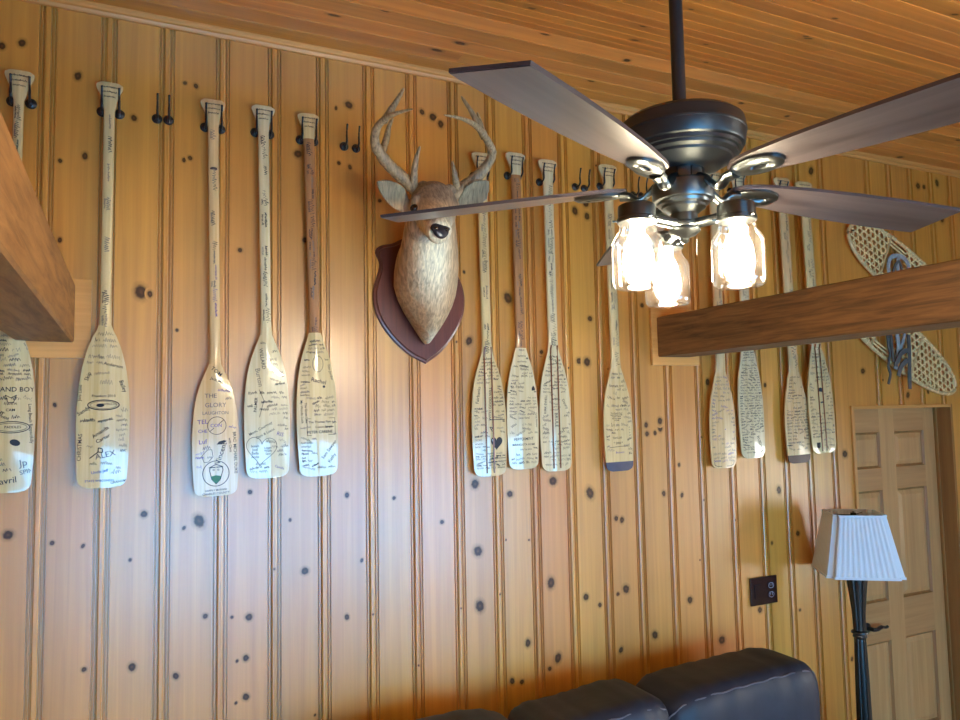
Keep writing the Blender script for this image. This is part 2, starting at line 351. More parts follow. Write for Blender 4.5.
def board_box(name, lo, hi, mat, kind='structure', bev=0):
    bm = B(); box(bm, lo, hi, 0, bev); recalc(bm); return tag(obj(name, bm, mat), kind=kind)
board_box('floor', (XL-.1, YB-.1, -.1), (XR+.1, WY+.3, 0), M_floor)
def pentwall(name, x0, x1):
    bm = B(); out = [(YB, 0), (WY+.05, 0), (WY+.05, ZC+.02), (BY, ZC+.02), (YF, ZLOW+.02), (YB, ZLOW+.02)]
    prism(bm, out, lambda p: (x0, p[0], p[1]), lambda p: (x1, p[0], p[1])); recalc(bm)
    tag(obj(name, bm, M_trimv), kind='structure')
pentwall('wall_left', XL-.1, XL)
# right wall with a side window
SY0, SY1, SZ0, SZ1 = -2.3, .4, .45, 1.7
bm = B()
box(bm, (XR, YB, 0), (XR+.1, SY0, ZLOW)); box(bm, (XR, SY0, 0), (XR+.1, SY1, SZ0)); box(bm, (XR, SY0, SZ1), (XR+.1, SY1, ZLOW))
prism(bm, [(SY1, 0), (WY+.05, 0), (WY+.05, ZC+.02), (BY, ZC+.02), (SY1, ZC+.02-SL*(BY-SY1))], lambda p: (XR, p[0], p[1]), lambda p: (XR+.1, p[0], p[1]))
prism(bm, [(SY0, ZLOW), (SY1, ZLOW), (SY1, ZC+.02-SL*(BY-SY1)), (YF, ZLOW+.02)], lambda p: (XR, p[0], p[1]), lambda p: (XR+.1, p[0], p[1]))
recalc(bm); tag(obj('wall_right', bm, M_trimv), kind='structure')
w3 = empty('window_3', (XR+.05, (SY0+SY1)/2, SZ0)); tag(w3, kind='structure')
bm = B(); t = .05
for a, b_ in ((SY0, SY0+t), (SY1-t, SY1), ((SY0+SY1)/2-t/2, (SY0+SY1)/2+t/2)): box(bm, (XR+.02, a, SZ0), (XR+.07, b_, SZ1))
for a, b_ in ((SZ0, SZ0+t), (SZ1-t, SZ1)): box(bm, (XR+.03, SY0+t, a), (XR+.06, SY1-t, b_))
recalc(bm); bmesh.ops.translate(bm, verts=bm.verts, vec=-w3.location); obj('window_frame', bm, M_frame, w3)
bm = B(); box(bm, (XR+.043, SY0+t, SZ0+t), (XR+.047, SY1-t, SZ1-t)); recalc(bm); bmesh.ops.translate(bm, verts=bm.verts, vec=-w3.location); obj('window_pane', bm, M_glass, w3)
# window wall behind the camera
WIN = [(-.5, 1.7), (1.95, 4.1)]; WZ0, WZ1 = .12, 1.78
bm = B(); xs = [XL]+[v for w in WIN for v in w]+[XR]
for i in range(0, len(xs), 2): box(bm, (xs[i], YB-.12, 0), (xs[i+1], YB, ZLOW))
for a, b_ in WIN: box(bm, (a, YB-.12, 0), (b_, YB, WZ0)); box(bm, (a, YB-.12, WZ1), (b_, YB, ZLOW))
recalc(bm); tag(obj('wall_front', bm, M_trimv), kind='structure')
for i, (a, b_) in enumerate(WIN):
    w = empty('window_%d' % (i+1), ((a+b_)/2, YB-.06, WZ0)); tag(w, kind='structure')
    bm = B(); t = .06; o3 = Vector(((a+b_)/2, YB-.06, WZ0))
    box(bm, (a, YB-.09, WZ0), (a+t, YB-.03, WZ1)); box(bm, (b_-t, YB-.09, WZ0), (b_, YB-.03, WZ1)); box(bm, (a+t, YB-.09, WZ0), (b_-t, YB-.03, WZ0+t)); box(bm, (a+t, YB-.09, WZ1-t), (b_-t, YB-.03, WZ1))
    mx_ = (a+b_)/2; box(bm, (mx_-.04, YB-.09, WZ0+t), (mx_+.04, YB-.03, WZ1-t))
    recalc(bm); bmesh.ops.translate(bm, verts=bm.verts, vec=-o3); obj('window_frame', bm, M_frame, w)
    bm = B(); box(bm, (a+t, YB-.062, WZ0+t), (b_-t, YB-.058, WZ1-t)); recalc(bm); bmesh.ops.translate(bm, verts=bm.verts, vec=-o3); obj('window_pane', bm, M_glass, w)

# ceiling: boards parallel to the panelled wall, flat near it, then sloping down
bm = B(); cl = bm.loops.layers.float_color.new('tone'); uvl = bm.loops.layers.uv.new('UVMap')
Wd = .0896; path = []
y = 2.326+Wd*6
def prof_pt(s):      # s = distance along the ceiling from the wall's far edge; returns (Y, Z), normal(down side)
    if s <= y-BY: return (y-s, ZC), (0, -1)
    t = s-(y-BY); ca, sa = math.cos(math.radians(20)), math.sin(math.radians(20)); L1 = (BY-YF)/ca
    if t <= L1: return (BY-t*ca, ZC-t*sa), (sa, -ca)
    return (YF-(t-L1), ZLOW), (0, -1)
Ltot = (y-BY)+(BY-YF)/math.cos(math.radians(20))+(YF-YB)
nb = int(Ltot/Wd)+1; cr = random.Random(12); CEILB = []
for i in range(nb):
    s0, s1 = i*Wd, min((i+1)*Wd, Ltot)
    (ya, za), na = prof_pt(s0+1e-5); (yb, zb), nb_ = prof_pt(s1-1e-5)
    dep = .005; ch = .0055
    xsplit = [XL]; X = XL+cr.uniform(.6, 3)
    while X < XR-.5: xsplit.append(X); X += cr.uniform(1.4, 3.6)
    xsplit.append(XR)
    if i == 4: xsplit = [XL, at(652, 70, 2.4).x if False else 1.62, 4.1, XR]
    for k in range(len(xsplit)-1):
        tn = (cr.random(), cr.random(), cr.random(), 1)
        x0, x1 = xsplit[k]+.0008, xsplit[k+1]-.0008
        def pp(s, out):
            (yy, zz), n = prof_pt(s); return yy - n[0]*out, zz - n[1]*out
        pts = [(s0, dep), (s0+.0012, 0), (s1-.0055, 0), (s1, dep)]
        # the tongue-and-groove joint is a small V; its camera-side chamfer catches the window light
        pr = [pp(s, o_) for s, o_ in pts]
        v = [[bm.verts.new((X_, yy, zz)) for yy, zz in pr] for X_ in (x0, x1)]
        for j in range(3):
            f = bm.faces.new([v[0][j], v[0][j+1], v[1][j+1], v[1][j]])
            for l in f.loops: l[cl] = tn; l[uvl].uv = (2, 0)
        CEILB.append((s0, s1, x0, x1, tn))
ckn = [(24,66,5),(93,15,4),(334,15,7),(385,11,4),(437,50,6),(460,43,6),(532,8,4),(545,34,5),(573,33,3),(459,42,0),(643,26,4),(635,40,4),(627,60,4),(591,81,4),(656,83,5),(741,103,4),(742,20,0),
       (835,18,4),(806,36,4),(787,116,3),(691,9,3),(706,44,3),(706,62,3),(818,42,0),(900,157,5),(958,140,4),(955,14,5),(697,38,6),(780,65,5),(808,38,5),(840,180,0)]
for kx, ky, r in ckn:
    if r <= 0: continue
    d = at(kx, ky, 1); e = Vector((0, 0, EYE)); v = d-e; v = v/v.y
    # intersect with flat part, then slope
    Y1 = (ZC-EYE)/v.z
    if Y1 < BY:
        Y1 = (ZC-EYE-SL*BY)/(v.z-SL); n = Vector((0, math.sin(math.radians(20)), -math.cos(math.radians(20))))
    else: n = Vector((0, 0, -1))
    P = e+v*Y1+n*.0012; t = Vector((1, 0, 0)).cross(n)
    rr = r/FPX*Y1*1.9*1.0
    s_ = (y-Y1) if Y1 >= BY else (y-BY)+(BY-Y1)/math.cos(math.radians(20))
    tn = next((q[4] for q in CEILB if q[0] <= s_ < q[1] and q[2] <= P.x <= q[3]), (.5, .5, .5, 1))
    bi = int(s_/Wd); rr = min(rr*1.3, .05); rt = min(rr*.9, s_-bi*Wd-.004, (bi+1)*Wd-s_-.003)
    if rt < .006: continue
    cv = bm.verts.new(P); ring = [bm.verts.new(P+Vector((1, 0, 0))*(rr*math.cos(2*PI*k/16))+t*(rt*math.sin(2*PI*k/16))) for k in range(16)]
    for k in range(16):
        f = bm.faces.new([cv, ring[k], ring[(k+1) % 16]]); f.material_index = 1
        for l in f.loops: l[cl] = tn; l[uvl].uv = (0 if l.vert is cv else 1, 0)
# backing so that no light leaks through the joints
for (p0, p1) in ((0, y-BY), (y-BY, (y-BY)+(BY-YF)/math.cos(math.radians(20))), ((y-BY)+(BY-YF)/math.cos(math.radians(20)), Ltot)):
    (ya, za), _ = prof_pt(p0); (yb, zb), _ = prof_pt(p1)
    v = [bm.verts.new(q) for q in ((XL, ya, za+.0065), (XR, ya, za+.0065), (XR, yb, zb+.0065), (XL, yb, zb+.0065))]
    v2 = [bm.verts.new(Vector(q)+Vector((0, 0, .08))) for q in ((XL, ya, za), (XR, ya, za), (XR, yb, zb), (XL, yb, zb))]
    for f in (bm.faces.new(v), bm.faces.new(v2)):
        for l in f.loops: l[cl] = (.4, .4, .4, 1); l[uvl].uv = (2, 0)
tag(obj('ceiling', bm, [M_ceil, M_ceilk]), kind='structure')
# crown strip where wall meets ceiling
bm = B(); zb = EYE+1.405
pr = [(WY, zb), (WY-.012, zb), (WY-.016, zb+.006), (WY-.018, zb+.011), (WY-.026, zb+.014), (WY-.032, zb+.022), (WY-.034, ZC+.002), (WY, ZC+.002)]
prism(bm, pr, lambda p: (XL, p[0], p[1]), lambda p: (XR, p[0], p[1])); recalc(bm); tag(obj('trim_1', bm, M_trim), kind='structure')
# baseboard (either side of the door)
for nm, a, b_ in (('baseboard_back', XL, DX0-.02), ('baseboard_right', DX1+.02, XR)):
    board_box(nm, (a, WY-.016, 0), (b_, WY-.003, .12), M_trim, bev=.003)

# door opening: jambs, head, recessed six panel door
DY = WY+.095
bm = B()
box(bm, (DX1-.002, WY-.006, 0), (DX1+.018, DY+.06, DZ+.015)); box(bm, (DX1-.014, DY-.018, 0), (DX1-.002, DY-.002, DZ)); 
recalc(bm); tag(obj('trim_2', bm, M_jamb), kind='structure')
bm = B(); box(bm, (DX0-.018, WY-.012, 0), (DX0+.002, DY+.06, DZ+.015)); recalc(bm); tag(obj('trim_3', bm, M_trimv), kind='structure')
bm = B(); box(bm, (DX0+.002, WY-.012, DZ-.004), (DX1-.002, DY+.06, DZ+.015)); recalc(bm); tag(obj('trim_4', bm, M_trim), kind='structure')
bm = B(); box(bm, (DX0-.1, DY+.06, 0), (DX1+.1, DY+.12, DZ+.1)); recalc(bm); tag(obj('wall_hall', bm, M_trimv), kind='structure')
dr = empty('door_1', (DX0+.004, DY, 0)); tag(dr, kind='structure')
dor = Vector((DX0+.004, DY, 0))
zr = lambda y_, x_: at(x_, y_, DY).z
x0, x1 = DX0+.006, DX1-.006
pxs = [at(855, 450, DY).x, at(880.5, 450, DY).x, at(895, 450, DY).x, at(921, 450, DY).x]
pl0, pl1, pr0, pr1 = x0+.105, pxs[1], pxs[2], x1-.105
pl0 = min(pl0, pxs[0])
zs = [(zr(468, 880), zr(432, 880)), (zr(601, 885), zr(490, 880)), (.25, zr(641, 885))]
bm = B(); th = .036
# stiles and mullion
for a, b_ in ((x0, pl0), (pl1, pr0), (pr1, x1)): box(bm, (a, DY, .008), (b_, DY+th, DZ-.006))
zsx = sorted([.008, DZ-.006]+[v for q in zs for v in q])
obj_rails = B()
for a, b_ in ((zsx[0], zsx[1]), (zsx[2], zsx[3]), (zsx[4], zsx[5]), (zsx[6], zsx[7])):
    for c0, c1 in ((pl0, pl1), (pr0, pr1)): box(bm, (c0, DY+.0004, a), (c1, DY+th, b_), 1)
for (z0, z1) in zs:
    for c0, c1 in ((pl0, pl1), (pr0, pr1)):
        # sticking + raised field, as nested frames
        ins = [(0, 0), (.008, .010), (.014, .012), (.042, .004)]
        loops = []
        for i_, d_ in ins:
            loops.append([bm.verts.new(q) for q in ((c0+i_, DY+d_, z0+i_), (c1-i_, DY+d_, z0+i_), (c1-i_, DY+d_, z1-i_), (c0+i_, DY+d_, z1-i_))])
        for la, lb in zip(loops, loops[1:]):
            for k in range(4): face(bm, [la[k], la[(k+1) % 4], lb[(k+1) % 4], lb[k]], 2 if la is loops[0] or la is loops[1] else 0)
        face(bm, loops[-1], 0)
recalc(bm); bmesh.ops.translate(bm, verts=bm.verts, vec=-dor); obj('door_slab', bm, [M_door, M_doorr, M_jamb], dr)
hp = at(867, 628, DY); bm = B()
lathe(bm, [(.028, 0), (.028, .004), (.022, .008), (.011, .010), (.011, .045)], n=24); bmesh.ops.rotate(bm, verts=bm.verts, matrix=Matrix.Rotation(PI/2, 3, 'X')); bmesh.ops.translate(bm, verts=bm.verts, vec=hp)
tube(bm, smooth_path([hp+Vector((0, -.042, 0)), hp+Vector((.02, -.05, .002)), hp+Vector((.055, -.05, .010)), hp+Vector((.085, -.05, .004)), hp+Vector((.105, -.05, .006))], 4), [.011]*9+[.008]*8, 8)
recalc(bm); bmesh.ops.translate(bm, verts=bm.verts, vec=-dor); obj('door_handle', bm, M_black, dr, 40)

# ceiling tie beams with their wall collars
def beam(x0, x1, z0, z1, mat, label, nm):
    c = Vector(((x0+x1)/2, .1, z0)); r_ = random.Random(nm)
    bm = B(); n = 60; rings = []
    for i in range(n+1):
        Y = lerp(YB+.002, WY-.018, i/n); j = lambda: r_.uniform(-.0012, .0012)
        b_ = .006; rings.append([(x0+b_+j(), Y, z0+j()), (x1-b_, Y, z0), (x1, Y, z0+b_), (x1, Y, z1-b_), (x1-b_, Y, z1), (x0+b_, Y, z1+j()), (x0+j(), Y, z1-b_), (x0+j(), Y, z0+b_)])
    loft(bm, rings); recalc(bm); o = obj('ceiling_beam', bm, mat, origin=c, smooth=25)
    return tag(o, label, 'beam', 'tie beams running out from the panelled wall')
beam(2.248, 2.248+.19, EYE+.245, EYE+.434, M_beam, 'dark brown wooden beam at right, crossing in front of the snowshoes', 1)
beam(-.178-.168, -.178, EYE+.258, EYE+.454, M_beaml, 'lighter rough-sawn wooden beam at the left edge over the leftmost paddle', 2)
def collar(nm, x0, x1, z0, z1): board_box(nm, (x0, WY-.018, z0), (x1, WY-.0035, z1), M_trim, bev=.002)
collar('trim_5', 2.215, 2.50, EYE+.205, EYE+.478)
collar('trim_6', -.43, -.128, EYE+.205, EYE+.472)

# ------------------------------------------------------------------ paddles
PY = 2.766
def text_tris(s, size):
    cu = bpy.data.curves.new('t', 'FONT'); cu.body = s; cu.size = size; cu.align_x = 'CENTER'; cu.align_y = 'CENTER'; cu.resolution_u = 2; cu.offset = 0.0001
    ob = bpy.data.objects.new('t', cu); me = bpy.data.meshes.new_from_object(ob)
    vs = [(v.co.x, v.co.y) for v in me.vertices]; fs = [tuple(p.vertices) for p in me.polygons]
    bpy.data.objects.remove(ob); bpy.data.curves.remove(cu); bpy.data.meshes.remove(me)
    return vs, fs
def scribble(r, w, h, th=.0016):
    """a handwritten-looking word: a looping pen line of width th"""
    n = max(3, int(w/(h*.42))); pts = []
    for i in range(n*4+1):
        t = i/4; ph = (i % 4)
        amp = h*(.5 if r.random() < .75 else .95)
        X = -w/2+w*t/n+r.uniform(-.06, .06)*h
        Z = {0: -.45*h*.6, 1: amp*.35, 2: amp*.6, 3: 0}[ph]+r.uniform(-.12, .12)*h
        pts.append((X, Z))
    vs, fs = [], []
    for a, b_ in zip(pts, pts[1:]):
        if r.random() < .06: continue
        dx, dz = b_[0]-a[0], b_[1]-a[1]; L_ = math.hypot(dx, dz) or 1; nx, nz = -dz/L_*th/2, dx/L_*th/2
        k = len(vs); vs += [(a[0]+nx, a[1]+nz), (a[0]-nx, a[1]-nz), (b_[0]-nx, b_[1]-nz), (b_[0]+nx, b_[1]+nz)]; fs.append((k, k+1, k+2, k+3))
    return vs, fs
def polyl(pts, th=.0016, closed=False):
    vs, fs = [], []; P = pts+([pts[0]] if closed else [])
    for a, b_ in zip(P, P[1:]):
        dx, dz = b_[0]-a[0], b_[1]-a[1]; L_ = math.hypot(dx, dz) or 1; nx, nz = -dz/L_*th/2, dx/L_*th/2
        k = len(vs); vs += [(a[0]+nx, a[1]+nz), (a[0]-nx, a[1]-nz), (b_[0]-nx, b_[1]-nz), (b_[0]+nx, b_[1]+nz)]; fs.append((k, k+1, k+2, k+3))
    return vs, fs
def ell(a, b_, n=28): return [(a*math.cos(2*PI*k/n), b_*math.sin(2*PI*k/n)) for k in range(n)]

INK = [M_ink, M_inkp, M_inkg, M_inkb, M_inkw, M_inkt]
def paddle(label, top, bot, bw, shoulder, gw, style='ridge', mat=M_pad, shaftmat=None, tip=None, PY=PY, items=(), seed=1, dens=1., inks=(0, 0, 0, 2), shaft_ink=1., shaftw=11.):
    """top/bot: pixels of grip top and blade end; the rest in pixels of the photograph, turned to metres at the paddle's distance"""
    T, Bt = at(*top, PY), at(*bot, PY)
    ax = (Bt-T); Ln = ax.length; ang = math.atan2(ax.x, -ax.z)
    mid = at(*bot, PY); sx = abs(at(bot[0]+.5, bot[1], PY).x-at(bot[0]-.5, bot[1], PY).x)
    stx = abs(at(top[0]+.5, top[1], PY).x-at(top[0]-.5, top[1], PY).x)
    hw, hg = bw*sx/2, gw*stx/2; s_sh = (at(lerp(top[0], bot[0], .5), shoulder, PY).z); s0 = (T.z-s_sh)/Ln*Ln
    hs = shaftw*stx/2
    root = empty('paddle', T, label, 'paddle', 'signed canoe paddles hung on the panelled wall', rot=(0, -ang, 0))
    Lb = Ln-s0
    def half(s):
        if s < .10: return interp([(0, hg*.66), (.004, hg*.9), (.010, hg*1.02), (.022, hg*.99), (.045, hg*.74), (.068, hg*.55 if hg*.55 > hs else hs*1.08), (.085, hg*.5 if hg*.5 > hs else hs*1.05), (.10, hs)], s)
        if s < s0-.05: return lerp(hs, hs*.95, (s-.1)/(s0-.15))
        t = (s-s0)/Lb
        return interp([(-.05/Lb, hs*.95), (-.01, hs*1.02), (.02, hs*1.2), (.07, max(hs*1.5, hw*.44)), (.16, hw*.66), (.26, hw*.82), (.36, hw*.92), (.50, hw*.99), (.6, hw), (.75, hw*.99), (.93, hw*.93), (.955, hw*.91), (.975, hw*.84), (.99, hw*.72), (1, hw*.5)], t)
    def thick(s):      # centre half thickness, edge half thickness, roundness
        if s < .10: return interp([(0, .006), (.012, .011), (.05, .013), (.1, .0125)], s), .004, .6
        if s < s0: return .0125, .002, 1.
        t = (s-s0)/Lb
        return interp([(0, .0125), (.15, .0115), (.5, .0085), (1, .0055)], t), interp([(0, .002), (.1, .0035), (1, .0028)], t), 0.
    def front(u, s):
        tc_, te, rd = thick(s); h = half(s) or 1e-4; c = min(abs(u)/h, 1)
        if style == 'spine' and s > s0-.02:
            g = 1 if abs(u) < .013 else (.35 if abs(u) < .016 else .25*(1-c))
            return te+(tc_-te)*g
        g = lerp(1-c, math.sqrt(max(0, 1-c*c)), rd)
        return te+(tc_-te)*g
    cs = [-1, -.9, -.7, -.45, -.2, 0, .2, .45, .7, .9, 1]
    def part(name, sa, sb, step, mats, extra=()):
        ss = sorted(set([sa, sb]+[sa+(sb-sa)*i/max(1, round((sb-sa)/step)) for i in range(round((sb-sa)/step)+1)]+[e for e in extra if sa < e < sb]))
        bm = B(); rings = []
        for s in ss:
            h = half(s)
            us = [c*h for c in cs]
            if style == 'spine' and s > s0-.02: us = [-h, -h*.9, -h*.6, -min(.0165, h*.5), -min(.013, h*.4), 0, min(.013, h*.4), min(.0165, h*.5), h*.6, h*.9, h]
            fr = [(u, -front(u, s), -s) for u in us]; bk = [(u, front(u, s), -s) for u in us[::-1]]
            rings.append(fr+bk)
        vr = loft(bm, rings)
        if tip and name == 'blade':
            bm.faces.ensure_lookup_table()
            for f in bm.faces:
                if f.calc_center_median().z < -(Ln-tip[0]): f.material_index = 1
        recalc(bm); return obj(name, bm, mats, root, 28)
    part('grip', 0, .10, .008, mat); part('shaft', .10, s0, .04, shaftmat or mat)
    ends = [s0+Lb*t for t in (.93, .955, .975, .985, .992, 1)]
    part('blade', s0, Ln, .02, [mat]+([tip[1]] if tip else []), ends+([Ln-tip[0]+.0001] if tip else []))
    if style == 'spine':
        for sg in (-1, 1):
            bm = B(); rings = []
            for i in range(25):
                s = lerp(s0-.02, Ln-.012, i/24); w = .0028; u = sg*min(.0165, half(s)*.62); d = front(u, s)
                rings.append([(u-w, -d-.0035, -s), (u+w, -d-.0035, -s), (u+w, -d+.001, -s), (u-w, -d+.001, -s)])
            loft(bm, rings); recalc(bm); obj('stripe', bm, M_stripe, root)
    # handwriting
    r = random.Random(seed); bm = B()
    def put(vs, fs, u, s, rot, mi, lift=.0011):
        ca, sa = math.cos(rot), math.sin(rot); bv = []
        for X, Z in vs:
            uu, sz = u+X*ca-Z*sa, s-(X*sa+Z*ca)
            sz = min(max(sz, .004), Ln-.004); h = half(sz)-.002; uu = max(-h, min(h, uu))
            bv.append(bm.verts.new((uu, -front(uu, sz)-lift, -sz)))
        for f in fs:
            try: bm.faces.new([bv[i] for i in f]).material_index = mi
            except ValueError: pass
    occ = []
    for it in items:
        kind, u, t, rot, mi = it[0], it[1]*hw, s0+Lb*it[2], math.radians(it[3]), it[4]
        if kind == 'T':
            v, f = text_tris(it[5], it[6]); put(v, f, u, t, rot, mi); wd = max(abs(q[0]) for q in v) if v else .01
            c_, s_ = abs(math.cos(rot)), abs(math.sin(rot)); occ.append((u, t, wd*c_+it[6]*.5*s_, wd*s_+it[6]*.5*c_))
        elif kind == 'L': v, f = polyl([(p[0]*hw, p[1]) for p in it[5]], it[6], it[7] if len(it) > 7 else False); put(v, f, u, t, rot, mi)
        elif kind == 'E': v, f = polyl(ell(it[5], it[6]), it[7], True); put(v, f, u, t, rot, mi); occ.append((u, t, it[5], it[6]))
        elif kind == 'F': k = [(p[0], p[1]) for p in it[5]]; put(k, [tuple(range(len(k)))], u, t, rot, mi, .0014); occ.append((u, t, .03, .03))
    # free notes in between
    s = s0+Lb*.06
    while s < Ln-.02-(tip[0] if tip else 0):
        h = half(s)-.006; u = -h+.004; rowh = r.uniform(.0105, .0165)/max(.6, dens)**.5
        while u < h-.01:
            w = r.uniform(.016, .05); w = min(w, h-u)
            if w < .008: break
            uc = u+w/2
            if r.random() < .6+.35*dens and not any(abs(uc-o[0]) < o[2]+w/2 and abs(s-o[1]) < o[3]+rowh*.5 for o in occ):
                v, f = scribble(r, w*.92, rowh*.78, r.choice((.0010, .0013, .0017)))
                put(v, f, uc, s, r.gauss(0, .12) if r.random() < .8 else r.uniform(-.5, .5), r.choice(inks))
            u += w+r.uniform(.003, .01)
        s += rowh
    # writing down the shaft and on the grip
    s = .115
    while s < s0-.02:
        w = r.uniform(.02, .07)
        if r.random() < .85*shaft_ink:
            v, f = scribble(r, w*.92, hs*(.95 if r.random() < .6 else .5), r.choice((.0014, .002))); put(v, f, r.uniform(-.25, .25)*hs, s+w/2, -PI/2+r.gauss(0, .05), r.choice(inks))
            if r.random() < .45: v, f = scribble(r, w*.7, hs*.45, .0013); put(v, f, -.5*hs, s+w/2, -PI/2, r.choice(inks))
        s += w
    for k in range(3 if shaft_ink > .3 else 1):
        s = .02+.017*k; v, f = scribble(r, half(s)*1.3, .008, .0012); put(v, f, 0, s, 0, 0)
    o = obj('handwriting', bm, INK, root); tag(o, 'marker signatures and notes written over the wood', kind='stuff')
    if style == 'ridge' and False: pass
    return root, T, hg
HEART = [(math.sin(t)**3*.019, (.0155*math.cos(t)-.006*math.cos(2*t)-.0025*math.cos(3*t)-.001*math.cos(4*t))*1.1) for t in [2*PI*k/40 for k in range(40)]][::-1]
def note(u, t, lines, mi=0, size=.013, rot=0, gap=None):
    g = (gap or size*1.05)/.55
    return [('T', u+(math.sin(math.radians(rot))*i*.12), t+i*g, rot, mi, s, size) for i, s in enumerate(lines)]
P = []
P.append(paddle('signed paddle cut off by the left photo edge, partly behind the left beam', (20, 71), (5, 493), 57, 322, 30, mat=M_pad, seed=1, dens=.75, items=[
    ('T', .2, .40, 0, 0, 'GRAND BOYS', .021), ('L', .1, .46, 0, 0, [(-.2, .015), (-.1, -.008), (.1, -.008), (.2, .015), (0, .006)], .002, True), ('T', .1, .52, 0, 0, 'CAM', .012), ('E', .15, .62, 0, 0, .05, .018, .0024), ('E', .15, .62, 0, 0, .043, .013, .0014),
    ('T', .2, .62, 0, 0, 'PADDLES', .011), ('F', .3, .71, -20, 0, ell(.015, .010, 16)), ('T', .84, .60, -86, 0, 'Long Beach Respectfully', .013), ('T', .62, .83, 10, 2, 'Jp', .03), ('T', .1, .93, 8, 0, 'avril', .028), ('T', .75, .88, 15, 2, 'SPIN', .02), ('T', .72, .17, -65, 2, 'SARAH', .02)]))
P.append(paddle('signed paddle with a small oval stamp mid-blade, just right of the left beam', (110, 83), (102, 488), 54, 325, 27, mat=M_pad, seed=2, dens=.6, inks=(0, 2, 2), shaft_ink=.45, shaftw=11.5, items=[
    ('E', .0, .495, 0, 0, .047, .0165, .003), ('E', 0, .495, 0, 0, .040, .0125, .0014), ('F', -.12, .497, 0, 0, ell(.012, .006, 14)), ('T', .22, .49, 0, 0, 'PADDLE CO', .008), ('T', 0, .44, 0, 0, 'Freedom 2010', .012),
    ('T', -.85, .75, 88, 0, 'CHRISTMAS', .017), ('T', -.88, .42, 88, 0, 'Joni Lund', .014), ('T', -.74, .53, 35, 0, 'Sandy', .018), ('T', -.1, .66, 35, 0, 'Amanda', .017), ('T', 0, .70, 30, 0, 'Carter', .017), ('T', .1, .80, 12, 2, 'ALEX', .026),
    ('L', -.25, .79, 40, 0, [(-.3, 0), (.1, 0), (.22, .01), (.3, 0), (.22, -.01), (.1, 0)], .003), ('T', -.1, .90, 8, 3, 'Uncle Jeff', .013), ('T', -.1, .955, 0, 3, 'STATE WISCONSIN', .010), ('T', .65, .965, 8, 0, 'GRANDMA', .011),
    ('T', .35, .25, -12, 0, 'Anderson', .015), ('T', .72, .38, -70, 0, 'Bailey', .018), ('T', -.6, .32, 70, 0, 'Skip', .018)]))
P.append(paddle('slim pinkish paddle with a round face drawing and dark shaft band', (213, 100), (216, 496), 47, 364, 25, mat=M_pad2, seed=3, dens=.45, inks=(0, 1, 2), shaft_ink=.7, items=[
    ('T', -.2, .245, 0, 2, 'THE', .022), ('T', 0, .315, 0, 2, 'GLORY', .022), ('T', 0, .375, 0, 2, 'LAUGHTON', .016), ('E', .05, .47, 0, 0, .031, .031, .0018), ('T', .02, .47, 0, 1, 'CON', .017), ('L', .05, .47, 40, 0, [(-.38, 0), (.38, 0)], .002),
    ('T', -.55, .44, 4, 1, 'TEL', .022), ('T', -.55, .51, 0, 1, 'CHE', .016), ('T', -.55, .59, 5, 1, 'Luf', .022), ('F', .25, .60, 10, 0, [(-.018, -.003), (0, -.006), (.018, .002), (.01, .007), (-.008, .006)]),
    ('T', .22, .68, 72, 0, 'Vincent', .026), ('E', 0, .83, 0, 0, .044, .044, .0024), ('L', 0, .83, 0, 0, [(-.25, .022), (0, .032), (.26, .024), (.3, .012), (.18, -.022), (0, -.036), (-.18, -.02), (-.27, .01)], .0026, True),
    ('F', 0, .86, 0, 5, [(-.017, .004), (-.010, -.014), (0, -.020), (.010, -.014), (.017, .004), (0, .008)]), ('T', 0, .80, 0, 0, 'o  o', .014), ('L', 0, .79, 0, 0, [(-.3, .002), (.3, .004)], .003),
    ('T', .83, .68, -88, 0, 'BRAD MICHAEL DUKE', .015), ('T', .62, .62, -86, 0, 'with Chris', .012), ('T', 0, .955, 2, 0, 'HAPPILY MARRIED', .009), ('T', 0, .98, 2, 0, 'CHARLES COUNTY', .0105), ('L', -.35, .70, 60, 0, [(-.3, 0), (-.1, .018), (.25, .012), (.35, 0), (.1, -.016), (-.2, -.012)], .0016, True),
    ('T', .05, .06, -40, 0, 'TOM', .02), ('T', .1, .13, -25, 0, 'Jack Milo', .014)]))
P.append(paddle('paddle with a big outlined heart of names drawn near the blade end', (263, 106), (268, 478), 46, 335, 23, mat=M_pad3, seed=4, dens=.8, shaft_ink=1., items=[
    ('L', -.28, .80, -6, 0, [(math.sin(t)**3*.66, (13*math.cos(t)-5*math.cos(2*t)-2*math.cos(3*t)-math.cos(4*t))*.0036) for t in [2*PI*k/36 for k in range(36)]], .0018, True)]
    + note(-.55, .775, ['Isaiah', 'Joel', 'Bella', 'Anne'], 0, .013) + note(.0, .79, ['Logan', 'Wade', 'Sam'], 0, .011)
    + [('L', -.3, .48, 0, 0, [(-.05, .05), (.15, .01), (-.05, -.05)], .0016), ('T', -.5, .49, 85, 0, 'PALMER', .015), ('T', -.3, .655, 28, 0, 'Mom, Courtney', .014), ('T', -.1, .69, 26, 0, 'Dani & Leann', .013), ('T', .55, .70, -15, 1, 'RIS', .02), ('T', -.35, .30, -80, 2, 'Burton', .024), ('T', .5, .93, -20, 1, 'Camilla', .012), ('T', -.2, .17, -82, 0, 'WILLARD', .018)]))
